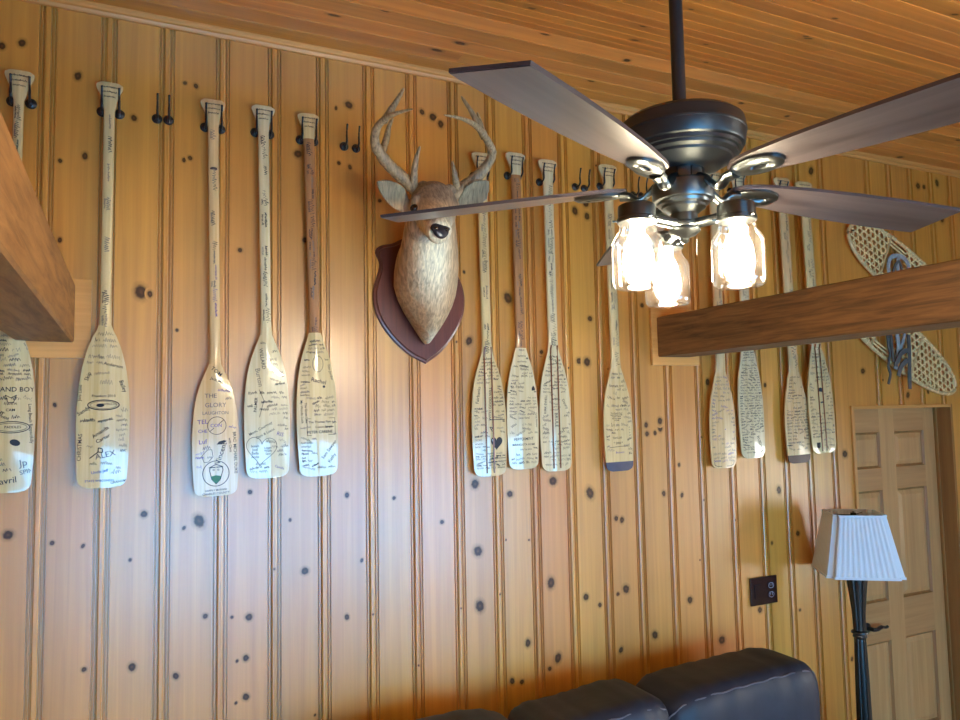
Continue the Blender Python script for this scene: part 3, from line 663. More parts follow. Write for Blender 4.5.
P.append(paddle('brown-shafted paddle with a boxed family name, nearest left of the deer head', (308, 114), (319, 476), 41, 333, 21, mat=M_pad, shaftmat=M_padbr, seed=5, dens=1., items=[
    ('L', .1, .66, 0, 0, [(-.62, .032), (.75, .032), (.75, -.030), (-.62, -.030)], .0016, True), ('T', .1, .625, 0, 0, 'The Thomas Fam', .012), ('T', .1, .66, 0, 0, 'Cousins', .011), ('T', .1, .695, 0, 0, 'PETER CARENE', .014),
    ('T', .52, .82, 50, 0, 'Sam Sawyer', .017), ('T', .65, .88, 50, 0, 'Kathy', .017), ('T', -.75, .55, -88, 0, 'My Wanda Luck', .013), ('T', -.55, .56, -88, 0, 'The Great Lake', .012), ('E', .08, .22, 0, 0, .020, .03, .0016), ('T', .1, .34, -15, 0, 'Rachel', .022), ('F', .35, .38, 0, 0, ell(.005, .005, 10)), ('T', .7, .28, -78, 0, 'Finn Jordan', .013)]))
P.append(paddle('brown-striped paddle with a small black heart, top behind the right antler', (481, 153), (490.5, 476), 34.5, 352, 19, style='spine', mat=M_pad, seed=6, dens=1., shaftw=9.5, items=[
    ('F', .38, .735, 0, 0, [(x_*1.45, z_*1.45) for x_, z_ in HEART]), ('T', .36, .715, 0, 4, 'MAX D', .0125), ('T', .36, .75, 0, 4, 'IN U.S.A', .0095), ('T', .05, .42, 88, 0, 'WITH GOOD WILL', .016), ('T', -.6, .35, 80, 0, 'Fairbanks', .019), ('L', .4, .86, 0, 0, [(-.4, 0), (.5, 0)], .002), ('L', .4, .885, 0, 0, [(-.4, 0), (.5, 0)], .002), ('L', .4, .55, 0, 0, [(-.45, 0), (.5, 0)], .003), ('T', .1, .62, 55, 0, 'A', .03)]))
P.append(paddle('pale brown-shafted paddle with bold lettering low on the blade, middle of three', (515, 153), (524, 469), 31.5, 348, 19, mat=M_pad3, shaftmat=M_padbr, seed=7, dens=.75, shaftw=9.5, items=[
    ('T', 0, .755, 2, 0, 'PEPPERMINT', .017), ('T', 0, .80, 0, 0, 'MINNESOTA HOME', .0125), ('T', .1, .84, 0, 0, 'Girls Trip 2018', .009), ('L', 0, .37, 0, 0, [(-.95, 0), (.92, .002)], .0035), ('F', .7, .34, 0, 0, [(-.009, -.008), (.009, -.008), (.008, .003), (0, .014), (-.008, .003)]),
    ('T', 0, .02, 0, 0, 'FIELD', .011), ('T', 0, .07, 0, 0, 'NORTH', .011), ('T', .05, .58, 0, 0, 'Lexi fond', .014), ('T', -.6, .64, 35, 0, 'Wisc', .014), ('T', .85, .6, -88, 0, 'Family Reunion', .010), ('T', 0, .115, 0, 0, 'and friends', .010)]))
P.append(paddle('slim brown-striped paddle, rightmost of the three hung close together', (547, 160), (557, 471), 31.5, 350, 18, style='spine', mat=M_pad3, seed=8, dens=.7, shaftw=9.5, items=[
    ('T', 0, .58, -88, 0, 'BRULE', .022), ('T', -.62, .45, 85, 0, 'KIRK EWELL', .015), ('T', .62, .45, -60, 0, 'Danny', .018), ('T', .05, .85, 0, 2, 'SOPHIE', .011)]))
P.append(paddle('narrow paddle with dark navy tip, alone left of the right beam end', (607, 165), (620, 471), 29, 368, 18, mat=M_pad, seed=9, dens=.6, tip=(.042, M_tip), inks=(0, 0, 2, 2), shaftw=9, items=note(-.15, .44, ['The Paquin Party', 'Lake Owen week', 'loved it here', 'see you again', 'in June'], 0, .009)
    + [('T', -.15, .68, 0, 0, 'TAYLOR', .013), ('T', -.1, .73, 0, 0, '* 2008 *', .014), ('L', 0, .77, 0, 0, [(-.7, 0), (.1, .004), (.7, .003)], .002), ('T', .75, .62, -88, 0, 'o  L  o  E', .011), ('T', .0, .82, 0, 1, 'Brainerd', .013)]))
P.append(paddle('plain pinkish paddle with faint writing, behind the left end of right beam', (713, 172), (724, 468), 26, 372, 16, mat=M_pad2, seed=10, dens=.45, inks=(2, 2, 1), shaft_ink=.3, shaftw=9, items=[
    ('L', 0, .955, 0, 0, [(-.75, .010), (-.72, -.006), (-.5, -.012), (.5, -.012), (.72, -.004), (.75, .012)], .0022), ('F', .12, .60, 0, 1, ell(.003, .003, 8)), ('T', -.1, .30, 0, 2, 'Shiloh Bay', .010)]))
P.append(paddle('cream paddle densely covered in writing, just right of the faint pinkish one', (737, 172), (753.5, 458), 25, 346, 16, mat=M_pad3, seed=11, dens=1.1, shaftw=9, items=[
    ('L', 0, .42, 0, 0, [(-.9, 0), (.8, .001)], .0016), ('L', 0, .66, 0, 0, [(-.9, 0), (.8, .001)], .0016), ('T', .5, .86, -70, 0, 'RUDY', .024), ('T', -.2, .95, 0, 0, 'GOOD TIMES', .010)]))
P.append(paddle('tan paddle with dark brown tip and columns of small writing', (781, 178), (799.5, 463), 24, 372, 16, mat=M_pad2, seed=12, dens=.7, tip=(.042, M_tip2), inks=(0, 0, 2), shaftw=9, items=[
    ('L', 0, .80, 0, 0, [(-.95, 0), (.92, 0)], .0032), ('T', -.05, .85, 0, 0, '- 2013 -', .010), ('L', 0, .62, 0, 0, [(-.85, 0), (.85, 0)], .0014), ('L', 0, .42, 0, 0, [(-.85, 0), (.85, 0)], .0014), ('F', .45, .17, 0, 0, ell(.004, .003, 10)), ('T', 0, .34, 0, 0, 'Lake Namekagon', .008)]))
P.append(paddle('striped paddle with small dark badge drawings, last before the snowshoe', (803, 182), (824.5, 453), 25, 348, 16, PY=2.748, style='spine', mat=M_pad, seed=13, dens=.5, shaftw=9, items=[
    ('F', -.05, .40, 0, 0, [(-.010, -.009), (.012, -.012), (.014, .008), (-.002, .012), (-.013, .006)]), ('F', 0, .52, 0, 0, [(-.011, -.004), (.014, -.003), (.014, .005), (-.011, .004)]), ('F', -.45, .92, 0, 0, [(-.013, .014), (-.012, -.010), (0, -.018), (.012, -.010), (.013, .014)]), ('F', -.45, .915, 0, 4, [(-.005, .007), (-.005, -.004), (0, -.008), (.005, -.004), (.005, .007)]), ('T', .3, .44, 0, 0, 'badger', .008)]))
# dark painted ring on the third paddle's shaft
root, T, hg = P[2]
s = (T.z-at(215, 170, PY).z); bm = B(); tube(bm, [(0, 0, -s+.003), (0, 0, -s-.003)], .0235, 20, flat=.60); recalc(bm); tag(obj('painted_band', bm, M_tip2, root), 'dark brown ring painted around the shaft')

# ------------------------------------------------------------------ coat hooks
def make_hook():
    r = empty('coat_hook', (0, 0, 0))
    bm = B(); lathe(bm, [(.0175, 0), (.0175, .003), (.015, .0055), (.009, .008), (.004, .0095)], n=20)
    for k in range(8):
        a = 2*PI*k/8; bmesh.ops.create_icosphere(bm, subdivisions=1, radius=.0022, matrix=Matrix.Translation((.0125*math.cos(a), .0125*math.sin(a), .0055)))
    bmesh.ops.rotate(bm, verts=bm.verts, matrix=Matrix.Rotation(PI/2, 3, 'X')); recalc(bm); obj('rosette', bm, M_black, r, 40)
    bm = B(); tube(bm, smooth_path([(0, -.004, 0), (0, -.030, -.004), (0, -.044, .008), (0, -.043, .030), (0, -.046, .052), (0, -.052, .068)], 5), [.0048]*6+[.0042]*10+[.0034]*10, 8)
    bmesh.ops.create_icosphere(bm, subdivisions=2, radius=.0042, matrix=Matrix.Translation((0, -.053, .070))); recalc(bm); obj('upper_prong', bm, M_black, r, 60)
    bm = B(); tube(bm, smooth_path([(0, -.006, -.002), (0, -.018, -.014), (0, -.026, -.013), (0, -.029, -.004)], 4), .0032, 8); recalc(bm); obj('lower_prong', bm, M_black, r, 60)
    return r
hook0 = make_hook(); first = [True]
def place_hook(p, label, group):
    if first[0]: h = hook0; first[0] = False
    else:
        h = hook0.copy(); C.objects.link(h)
        for ch in hook0.children: c = ch.copy(); C.objects.link(c); c.parent = h
    h.location = p; tag(h, label, 'hook', group)
PN = ['the leftmost paddle', 'the oval-stamp paddle', 'the dark-banded paddle', 'the drawn-heart paddle', 'the boxed-name paddle', 'the black-heart paddle',
      'the bold-lettered paddle', 'the paddle rightmost of three', 'the navy-tipped paddle', 'the faint pinkish paddle', 'the densely written paddle', 'the brown-tipped paddle', 'the last striped paddle']
for (root, T, hg), nm in zip(P, PN):
    for sg, wd in ((-1, 'left'), (1, 'right')):
        place_hook((T.x+sg*.0268+.003, WY-.0005, T.z-.094), 'black hook just %s of the grip of %s' % (wd, nm), 'coat hooks holding paddles')
for (a, b_, lab) in (((157, 119), (168.5, 120.5), 'left of the dark-banded paddle'), ((344, 146.5), (356, 148.5), 'left of the deer antlers'), ((575, 187), (584, 188.5), 'left of the navy-tipped paddle'), ((633, 195), (641, 196), 'just behind the fan jars')):
    for q, wd in ((a, 'left'), (b_, 'right')): place_hook(at(*q, WY-.0005), 'bare black hook, the %s of two %s' % (wd, lab), 'empty coat hooks in pairs')

# ------------------------------------------------------------------ deer mount
dm = empty('deer_head_mount', at(425, 300, 2.8), 'taxidermy whitetail buck head with antlers on a dark wooden shield on the wall', 'mounted deer head')
DO = dm.location.copy()
def dobj(name, bm, mat, sm=None, parent=dm, off=None):
    recalc(bm); bmesh.ops.translate(bm, verts=bm.verts, vec=-DO); return obj(name, bm, mat, parent, sm)
pc = Vector((1.068, 0, EYE+.2)); bm = B()
half_sh = [(0, 0), (.02, .012), (.06, .035), (.105, .075), (.150, .13), (.184, .19), (.198, .25), (.194, .31), (.176, .36), (.164, .39), (.160, .42), (.172, .455), (.165, .475), (.14, .487), (.10, .493), (.06, .51), (0, .53)]
hs2 = [(p.x, p.y) for p in smooth_path([(a, b_, 0) for a, b_ in half_sh], 3)]
out = hs2+[(-a, b_) for a, b_ in hs2[-2:0:-1]]
def sh(scale, Y):
    ca, sa = math.cos(math.radians(4.5)), math.sin(math.radians(4.5))
    def f(p):
        X, Z = p[0]*scale, .25+(p[1]-.25)*scale
        return (pc.x+.008+X*ca-Z*sa, Y, pc.z+X*sa+Z*ca)
    return f
loops = [(1., 2.799), (1., 2.790), (.985, 2.786), (.955, 2.784), (.94, 2.776), (.935, 2.775)]
loft(bm, [[sh(s_, Y)(p) for p in out] for s_, Y in loops]); dobj('shield_plaque', bm, M_plaque, 30)
# neck + head + ears as lofted volumes, fused into one skin
def ering(c, d, a, b_, n=28, point=0., top=0.):
    c = Vector(c); s_, t = frame_of(Vector(d)); 
    r = []
    for k in range(n):
        an = 2*PI*k/n; X, Z = a*math.cos(an), b_*math.sin(an)
        if Z < 0: X *= 1-point*(abs(Z)/b_)**1.5
        r.append(c+s_*X+t*Z)
    return r
bm = B(); z = EYE
neck = [((1.062, 2.774, z+.500), (0, -1, .05), .122, .225, .75), ((1.055, 2.735, z+.500), (0, -1, .1), .132, .230, .7), ((1.045, 2.69, z+.512), (0, -1, .25), .130, .220, .55), ((1.033, 2.64, z+.540), (0, -1, .5), .122, .190, .3),
        ((1.020, 2.59, z+.590), (-.1, -1, .8), .114, .150, .1), ((1.008, 2.55, z+.640), (-.1, -.9, 1), .105, .125, 0), ((.996, 2.515, z+.69), (-.1, -.8, 1), .097, .108, 0), ((.990, 2.49, z+.73), (-.1, -.7, 1), .088, .095, 0)]
loft(bm, [ering(c, d, a, b_, point=p) for c, d, a, b_, p in neck])
hd = (-.25, -1, -.62)
head = [((1.005, 2.555, z+.790), hd, .035, .04), ((1.003, 2.53, z+.785), hd, .070, .072), ((.996, 2.49, z+.770), hd, .086, .088), ((.986, 2.45, z+.745), hd, .088, .088), ((.974, 2.415, z+.715), hd, .078, .080), ((.960, 2.375, z+.683), hd, .062, .068),
        ((.948, 2.34, z+.657), hd, .052, .058), ((.938, 2.305, z+.634), hd, .047, .052), ((.930, 2.275, z+.616), hd, .045, .047), ((.925, 2.255, z+.604), hd, .037, .040), ((.922, 2.247, z+.599), hd, .020, .024)]
loft(bm, [ering(*q) for q in head])
bmesh.ops.create_icosphere(bm, subdivisions=3, radius=.082, matrix=Matrix.Translation((.978, 2.48, z+.68)))
# brow ridges
for sg in (-1, 1): bmesh.ops.create_icosphere(bm, subdivisions=2, radius=.028, matrix=Matrix.Translation((.980+sg*.066, 2.425, z+.755)))
for sg in (-1, 1): bmesh.ops.create_icosphere(bm, subdivisions=2, radius=.026, matrix=Matrix.Translation((1.010+sg*.052, 2.485, z+.828)))
def ear(base, tip, w):
    base, tip = Vector(base), Vector(tip); d = tip-base; L_ = d.length; d.normalize(); side = d.cross(Vector((0, -1, 0))).normalized(); nrm = side.cross(d).normalized()
    rings = []
    for i in range(15):
        t = i/14; h = w*interp([(0, .35), (.15, .62), (.4, 1), (.65, .92), (.85, .55), (.95, .28), (1, .05)], t)
        c = base+d*(L_*t); rg = []
        for k in range(16):
            a = 2*PI*k/16; X = h*math.cos(a); cup = .55*(X*X)/(w+1e-6)
            rg.append(c+side*X+nrm*((.0085 if t < .9 else .006)*math.sin(a))+Vector((0, -1, 0))*(cup-.012*(1-t)))
        rings.append(rg)
    loft(bm, rings)
eL0, eL1 = at(411, 211, 2.49), at(377, 181, 2.46); eR0, eR1 = at(459, 209, 2.50), at(489, 181, 2.45)
ear(eL0, eL1, .047); ear(eR0, eR1, .047)
recalc(bm); me = bpy.data.meshes.new('tmp'); bm.to_mesh(me); bm.free(); tmp = bpy.data.objects.new('tmp', me); C.objects.link(tmp)
md = tmp.modifiers.new('r', 'REMESH'); md.mode = 'VOXEL'; md.voxel_size = .0045; md2 = tmp.modifiers.new('s', 'SMOOTH'); md2.factor = .5; md2.iterations = 5
dg = bpy.context.evaluated_depsgraph_get(); me2 = bpy.data.meshes.new_from_object(tmp.evaluated_get(dg)); bpy.data.objects.remove(tmp); me2.name = 'body'
att = me2.color_attributes.new('fur', 'FLOAT_COLOR', 'POINT'); nv = len(me2.vertices); co_ = np.empty(nv*3, 'f'); me2.vertices.foreach_get('co', co_); co_ = co_.reshape(-1, 3)
def ss(a, b_, x): t = np.clip((x-a)/(b_-a), 0, 1); return t*t*(3-2*t)
Xc, Yc, Zc = co_[:, 0], co_[:, 1], co_[:, 2]-EYE
tan = np.array(srgb(196, 166, 128)[:3]); wht = np.array(srgb(242, 232, 200)[:3]); brn = np.array(srgb(146, 130, 108)[:3]); ear_c = np.array(srgb(150, 144, 120)[:3]); dark = np.array(srgb(78, 60, 46)[:3])
colr = np.tile(tan, (nv, 1))
def mixc(c, w):
    global colr
    colr = colr*(1-w[:, None])+c*w[:, None]
# pale throat and chest, darker toward the shield rim of the neck
axis = 1.02-(2.7-Yc)*.15
thr = ss(.09, .02, np.abs(Xc-(axis+.0)))*ss(.36, .54, Zc)*ss(.72, .64, Zc)*ss(2.70, 2.60, Yc); mixc(wht, thr*.95)
mixc(wht*.95, ss(.33, .285, Zc)*.9)
mixc(brn, ss(.17, .10, np.abs(Zc-.40))*ss(2.62, 2.74, Yc)*.35)
hm = ss(.73, .77, Zc+(2.40-Yc)*.2)*ss(2.62, 2.56, Yc); mixc(brn, hm*.85)
muz = ss(2.33, 2.28, Yc); mixc(wht*.95, muz*ss(.640, .61, Zc)); mixc(dark, muz*ss(.625, .65, Zc)*.4)
em = ss(.095, .12, np.abs(Xc-.99))*ss(.74, .78, Zc)*ss(2.6, 2.55, Yc); mixc(ear_c, em)
mixc(wht*.8, ss(2.38, 2.35, Yc)*ss(.70, .64, Zc)*.7)
arr = np.ones((nv, 4), 'f'); arr[:, :3] = colr; att.data.foreach_set('color', arr.ravel())
me2.transform(Matrix.Translation(-DO)); me2.materials.clear(); me2.materials.append(M_fur); me2.shade_smooth()
bo = bpy.data.objects.new('body', me2); C.objects.link(bo); bo.parent = dm
# nose pad with nostrils
bm = B(); npos = Vector((.924, 2.246, z+.612)); rings = []
for i, (t, s_) in enumerate(((0, 1.), (.35, 1.0), (.7, .85), (.92, .5), (1, .15))):
    rg = []
    for k in range(24):
        a = 2*PI*k/24; X = .036*math.cos(a)*(1 if math.sin(a) > 0 else .62+.2*abs(math.cos(a))); Z = .0235*math.sin(a)*(1.05 if math.sin(a) > 0 else 1.3)
        rg.append(npos+Vector((X*s_-.0, -.016*t, Z*s_-.010*t)))
    rings.append(rg)
loft(bm, rings); dobj('nose', bm, M_nose, 60)
for sg in (-1, 1):
    bm = B(); bmesh.ops.create_icosphere(bm, subdivisions=3, radius=.016, matrix=Matrix.Translation((.972+sg*.076, 2.412, z+.724))); dobj('eye', bm, M_eye, 180)
    bm = B(); bmesh.ops.create_icosphere(bm, subdivisions=2, radius=.0065, matrix=Matrix.Translation((.922+sg*.018, 2.232, z+.610))); 
    o = dobj('nostril', bm, M_eye, 180)
# antlers: main beam with tines
def antler(main, tines, seed):
    r = random.Random(seed); bm = B()
    def seg(pts, r0, r1, bury=True):
        pts = smooth_path([at(x_, y_, Y_) for x_, y_, Y_ in pts], 6); n = len(pts); rad = []
        for i in range(n):
            t = i/(n-1); rad.append(1.25*lerp(r0, r1, t**1.6)*(1+r.uniform(-.07, .07)))
        rad[-1] = .0015
        tube(bm, pts, rad, 12)
    seg(main[0], main[1], main[2])
    for tp, a, b_ in tines: seg(tp, a, b_)
    dobj('antler', bm, M_antler, 50)
antler(([(421, 196, 2.50), (411, 185, 2.50), (396, 172, 2.50), (383, 158, 2.48), (375, 143, 2.45), (377, 128, 2.41), (386, 118, 2.36), (397, 113, 2.31), (413, 109, 2.26)], .020, .002),
       [([(413, 190, 2.50), (414, 175, 2.47), (416, 160, 2.45), (420, 146, 2.44)], .013, .003), ([(384, 121, 2.38), (391, 110, 2.40), (398, 99, 2.41), (404, 88, 2.42)], .011, .003), ([(381, 155, 2.48), (386, 140, 2.52), (389, 127, 2.54), (393, 118, 2.55)], .011, .003)], 1)
antler(([(450, 198, 2.50), (461, 189, 2.50), (473, 180, 2.50), (485, 168, 2.48), (492, 154, 2.45), (487, 140, 2.41), (477, 127, 2.36), (463, 119, 2.31), (444, 115, 2.26)], .020, .002),
       [([(458, 193, 2.50), (456, 182, 2.47), (454, 171, 2.45), (452, 161, 2.44)], .012, .003), ([(485, 138, 2.40), (478, 124, 2.40), (471, 111, 2.41), (461, 96, 2.42)], .012, .003), ([(484, 136, 2.40), (481, 124, 2.45), (477, 112, 2.47)], .008, .003)], 2)

# ------------------------------------------------------------------ snowshoe
def snowshoe(nose, tail, label, straps):
    a0, a1 = at(*nose, 2.772), at(*tail, 2.772)
    so = (a0+a1)/2; sn = empty('snowshoe', so, label, 'snowshoe', 'pair of snowshoes on the wall')
    ax = (a1-a0); L_ = ax.length; ax.normalize(); sd = ax.cross(Vector((0, -1, 0))).normalized(); W2 = .145
    def sp(t, u, d=0): return ax*(t*L_/2)+sd*u+Vector((0, -d, 0))
    def shw(t): return W2*max(0, (1-abs(t)**2.4))**.5*(1-.10*t)
    fr_ = [sp(math.sin(a)*1., (shw(math.sin(a)) if math.cos(a) > 0 else -shw(math.sin(a)))) for a in [2*PI*k/72 for k in range(72)]]
    bm = B(); tube(bm, fr_, .0095, 10, closed=True, flat=1.1); recalc(bm); obj('frame', bm, M_ash, sn, 60)
    for t in (-.38, .28):
        bm = B(); tube(bm, [sp(t, -shw(t)), sp(t, shw(t))], .010, 8, flat=.6); recalc(bm); obj('crossbar', bm, M_ash, sn, 60)
    bm = B()
    def web(t0, t1, step, rad, gap=None):
        for sgn in (1, -1):
            for k in np.arange(-1.5, 1.5, step/(L_/2)):
                pts = []
                for i in range(60):
                    u = lerp(-W2, W2, i/59); t = k+sgn*u/(L_/2)*.62
                    if t0 < t < t1 and abs(u) < shw(t)-.002 and not (gap and gap(t, u)): pts.append(sp(t, u, .002*math.sin(i*1.3)+.001*sgn))
                    else:
                        if len(pts) > 1: tube(bm, pts, rad, 5)
                        pts = []
                if len(pts) > 1: tube(bm, pts, rad, 5)
        for u in np.arange(-W2+.02, W2, .036):
            pts = [sp(t, u, -.001) for t in np.arange(t0, t1, .03) if abs(u) < shw(t)-.002 and not (gap and gap(t, u))]
            if len(pts) > 1: tube(bm, pts, rad*.9, 5)
    web(-.985, -.38, .042, .0038); web(.28, .985, .042, .0038); web(-.08, .28, .046, .0045)
    for u in (-.095, -.115, .095, .115): tube(bm, [sp(-.38, u), sp(-.08, u*.98)], .0045, 5)
    for t in np.arange(-.88, .92, .085):
        for sg in (-1, 1):
            u = sg*(shw(t)); tube(bm, [sp(t-.01, u-sg*.016, .004), sp(t, u, .0125), sp(t+.005, u+sg*.009, .002)], .0028, 5)
    recalc(bm); tag(obj('rawhide_webbing', bm, M_raw, sn, 60), kind='stuff')
    for nm, pts, w, mat in straps:
        bm = B(); pts = smooth_path([at(p[0], p[1], p[2] if len(p) > 2 else 2.752)-so for p in pts], 5); rings = []
        for i, p in enumerate(pts):
            d = pts[min(i+1, len(pts)-1)]-pts[max(i-1, 0)]; s_ = d.cross(Vector((0, -1, 0))); s_ = s_.normalized() if s_.length > 1e-6 else Vector((1, 0, 0)); n_ = Vector((0, -.005, 0))
            rings.append([p-s_*w, p+s_*w, p+s_*w+n_, p-s_*w+n_])
        loft(bm, rings); recalc(bm); obj(nm, bm, mat, sn, 40)
    hk = sp(-.96, 0)+Vector((0, 2.8-so.y-.001, 0)); bm = B(); tube(bm, [hk, hk+Vector((0, -.045, 0))], .003, 6); recalc(bm); obj('hanging_nail', bm, M_black, sn)
snowshoe((849, 229), (958, 316), 'upper snowshoe of the pair, its netted rounded nose showing above the right beam', [
    ('toe_strap', [(889, 276), (888, 266), (890, 258), (896, 256), (903, 258), (908, 266), (907, 275)], .013, M_bind),
    ('toe_strap', [(892, 276, 2.745), (895, 265, 2.742), (899, 262, 2.742), (902, 272, 2.745)], .008, M_bind2), ('toe_strap', [(898, 258, 2.745), (897, 268, 2.742), (900, 278, 2.745)], .012, M_bind)])
snowshoe((840, 293), (955, 389), 'lower snowshoe of the pair, its netted tail showing below the right beam', [
    ('heel_strap', [(893, 318), (896, 332), (898, 348), (895, 369)], .014, M_bind), ('heel_strap', [(903, 318), (904, 334), (900, 350), (898, 362)], .010, M_bind),
    ('heel_strap', [(887, 322), (888, 342), (890, 352)], .013, M_bind2), ('heel_strap', [(890, 320, 2.745), (891, 340, 2.745), (893, 362, 2.745)], .008, M_bind2),
    ('strap_end', [(890, 352), (888, 366), (890, 374), (888, 384)], .008, M_bind2), ('strap_end', [(908, 335, 2.745), (909, 355, 2.742), (909, 372, 2.745), (909.5, 389, 2.75)], .013, M_bind2),
    ('buckle_strap', [(895, 366, 2.745), (901, 353, 2.74), (909, 350, 2.742)], .014, M_bind2), ('buckle_strap', [(898, 376, 2.745), (901, 366, 2.742), (907, 360, 2.742)], .014, M_bind2)])

# ------------------------------------------------------------------ ceiling fan
FX, FY, FZ = .990, 1.130, EYE
fan = empty('ceiling_fan', (FX, FY, FZ+.434), 'dark bronze five-blade ceiling fan with three lit jar lights, hanging on a long rod', 'ceiling fan')
F0 = Vector((FX, FY, FZ+.434))
def fobj(name, bm, mat, sm=40, parent=fan): recalc(bm); bmesh.ops.translate(bm, verts=bm.verts, vec=-F0); return obj(name, bm, mat, parent, sm)
zc_fan = ZC-SL*(BY-FY)
bm = B(); lathe(bm, [(.0135, .55), (.0135, zc_fan-EYE-.03)], (FX, FY, FZ), 24); fobj('down_rod', bm, M_metal2)
bm = B(); lathe(bm, [(.022, -.09), (.05, -.075), (.068, -.05), (.072, -.02), (.072, .028)], (FX, FY, zc_fan-.01), 32); fobj('canopy', bm, M_metal2)
bm = B(); lathe(bm, [(.014, .602), (.028, .60), (.03, .590), (.075, .586), (.108, .578), (.1185, .568), (.121, .556), (.1215, .545), (.1225, .543), (.1225, .539), (.121, .537), (.119, .512), (.117, .508), (.112, .505), (.111, .497),
                  (.105, .496), (.104, .490), (.095, .485), (.094, .479), (.083, .473), (.074, .466), (.062, .462), (.04, .461)], (FX, FY, FZ), 56)
for v in bm.verts:
    zz = v.co.z-FZ; v.co.z = FZ+.596-(.602-zz)*.88; v.co.x = FX+(v.co.x-FX)*1.03; v.co.y = FY+(v.co.y-FY)*1.03
fobj('motor_housing', bm, M_metal2, 30)
bm = B()
for k in range(10):
    a0_, a1_ = 2*PI*k/10+.02, 2*PI*(k+1)/10-.02
    pts = [(.034, a0_), (.034, a1_), (.043, a1_), (.043, (a0_+a1_)/2), (.043, a0_)]
    prism(bm, [(r_*math.cos(a), r_*math.sin(a)) for r_, a in pts], lambda p: (FX+p[0], FY+p[1], FZ+.447), lambda p: (FX+p[0], FY+p[1], FZ+.477))
lathe(bm, [(.034, .447), (.034, .480)], (FX, FY, FZ), 24); fobj('rotor_hub', bm, M_metal, 30)
bm = B(); lathe(bm, [(.030, .437), (.058, .435), (.0605, .431), (.0605, .402), (.0585, .398), (.052, .396), (.050, .391), (.044, .388), (.043, .383), (.036, .379), (.030, .374), (.0265, .372), (.0265, .356), (.030, .353), (.030, .347), (.028, .344)], (FX, FY, FZ+.013), 44)
fobj('light_kit_body', bm, M_metal, 30)
bm = B(); lathe(bm, [(.028, .345), (.031, .341), (.031, .337), (.022, .329), (.012, .326), (.008, .322), (.009, .318), (.005, .314), (.002, .313)], (FX, FY, FZ+.013), 32); fobj('finial', bm, M_metal, 30)
bm = B(); cx, cy = FX+.012, FY-.02
for k in range(9): bmesh.ops.create_icosphere(bm, subdivisions=1, radius=.0016, matrix=Matrix.Translation((cx, cy, FZ+.331-k*.0034)))
fobj('pull_chain', bm, M_metal, 180)
TH0 = math.radians(207.4)
def blade_w(t, side):     # t 0..1 root..tip ; side -1/+1 half widths
    return interp([(0, .010), (.015, .021), (.05, .031), (.12, .040), (.28, .050), (.5, .058), (.75, .062), (1, .061)], t)
blades = []
for k in range(5):
    th_ = TH0-k*2*PI/5+(.04 if k == 2 else 0); u = Vector((math.cos(th_), math.sin(th_), 0)); t = Vector((-math.sin(th_), math.cos(th_), 0))
    pit = math.radians(9.5); tt = t*math.cos(pit)-Vector((0, 0, 1))*math.sin(pit); nn = u.cross(tt).normalized()
    c0d = Vector((0, 0, .010)); u = (u-Vector((0, 0, (0, .002, .038, .056, .020)[k]))).normalized(); nn = u.cross(tt).normalized()
    bb = empty('blade_assembly', (0, 0, 0)); bb.parent = fan
    bm = B(); N_ = 26; r0, r1 = .112, .66; out = []
    # slanted tip: trailing edge shorter
    for i in range(N_+1):
        q = i/N_; out.append((q, 1))
    def bp(q, s_):
        rr = lerp(r0, r1+(-.002 if s_ < 0 else -.018), q); return (rr, s_*blade_w(q, s_))
    ol = [bp(i/N_, 1) for i in range(N_+1)]+[bp(i/N_, -1) for i in range(N_, -1, -1)]
    c0 = F0+Vector((0, 0, .003))+c0d
    prism(bm, ol, lambda p: c0+u*p[0]+tt*p[1]+nn*.0035, lambda p: c0+u*p[0]+tt*p[1]-nn*.0035, bev=.0015)
    # build in the blade's own frame so the grain follows its length
    recalc(bm); R_ = Matrix((u, tt, nn)).transposed(); o = obj('blade', bm, M_blade, bb)
    o.data.transform(Matrix.Translation(-F0)); o.data.transform(R_.transposed().to_4x4()); o.matrix_local = R_.to_4x4()
    bm = B()
    arm = smooth_path([F0+u*.036+Vector((0, 0, .022)), F0+u*.052+Vector((0, 0, .016)), F0+u*.070-Vector((0, 0, .002)), F0+u*.088-Vector((0, 0, .012)), F0+c0d+u*.105-nn*.011, F0+c0d+u*.125-nn*.008], 5)
    tube(bm, arm, [.0095]*6+[.0105]*8+[.0125]*6+[.015]*6, 10, flat=.62, up=Vector((0, 0, 1)))
    # flange with an oval window
    outer = [(.168+.052*math.cos(a)*(1 if math.cos(a) > 0 else 1.0), .031*math.sin(a)*(1+.12*math.cos(a))) for a in [2*PI*j/28 for j in range(28)]]
    inner = [(.176+.017*math.cos(a), .0055*math.sin(a)) for a in [2*PI*j/28 for j in range(28)]]
    def fl(p, d): return F0+c0d+u*p[0]+tt*p[1]-nn*d
    O0 = [bm.verts.new(fl(p, .001)) for p in outer]; O1 = [bm.verts.new(fl(p, .006)) for p in outer]; O2 = [bm.verts.new(fl((.168+(p[0]-.168)*.86, p[1]*.80), .0105)) for p in outer]
    I2 = [bm.verts.new(fl((.171+(p[0]-.171)*1.3, p[1]*1.5), .0095)) for p in inner]; I1 = [bm.verts.new(fl(p, .005)) for p in inner]; I0 = [bm.verts.new(fl(p, .001)) for p in inner]
    for A_, B_ in ((O0, O1), (O1, O2), (O2, I2), (I2, I1), (I1, I0), (I0, O0)):
        for j in range(28): face(bm, [A_[j], A_[(j+1) % 28], B_[(j+1) % 28], B_[j]])
    recalc(bm); bmesh.ops.translate(bm, verts=bm.verts, vec=-F0); obj('blade_bracket', bm, M_metal, bb, 50)
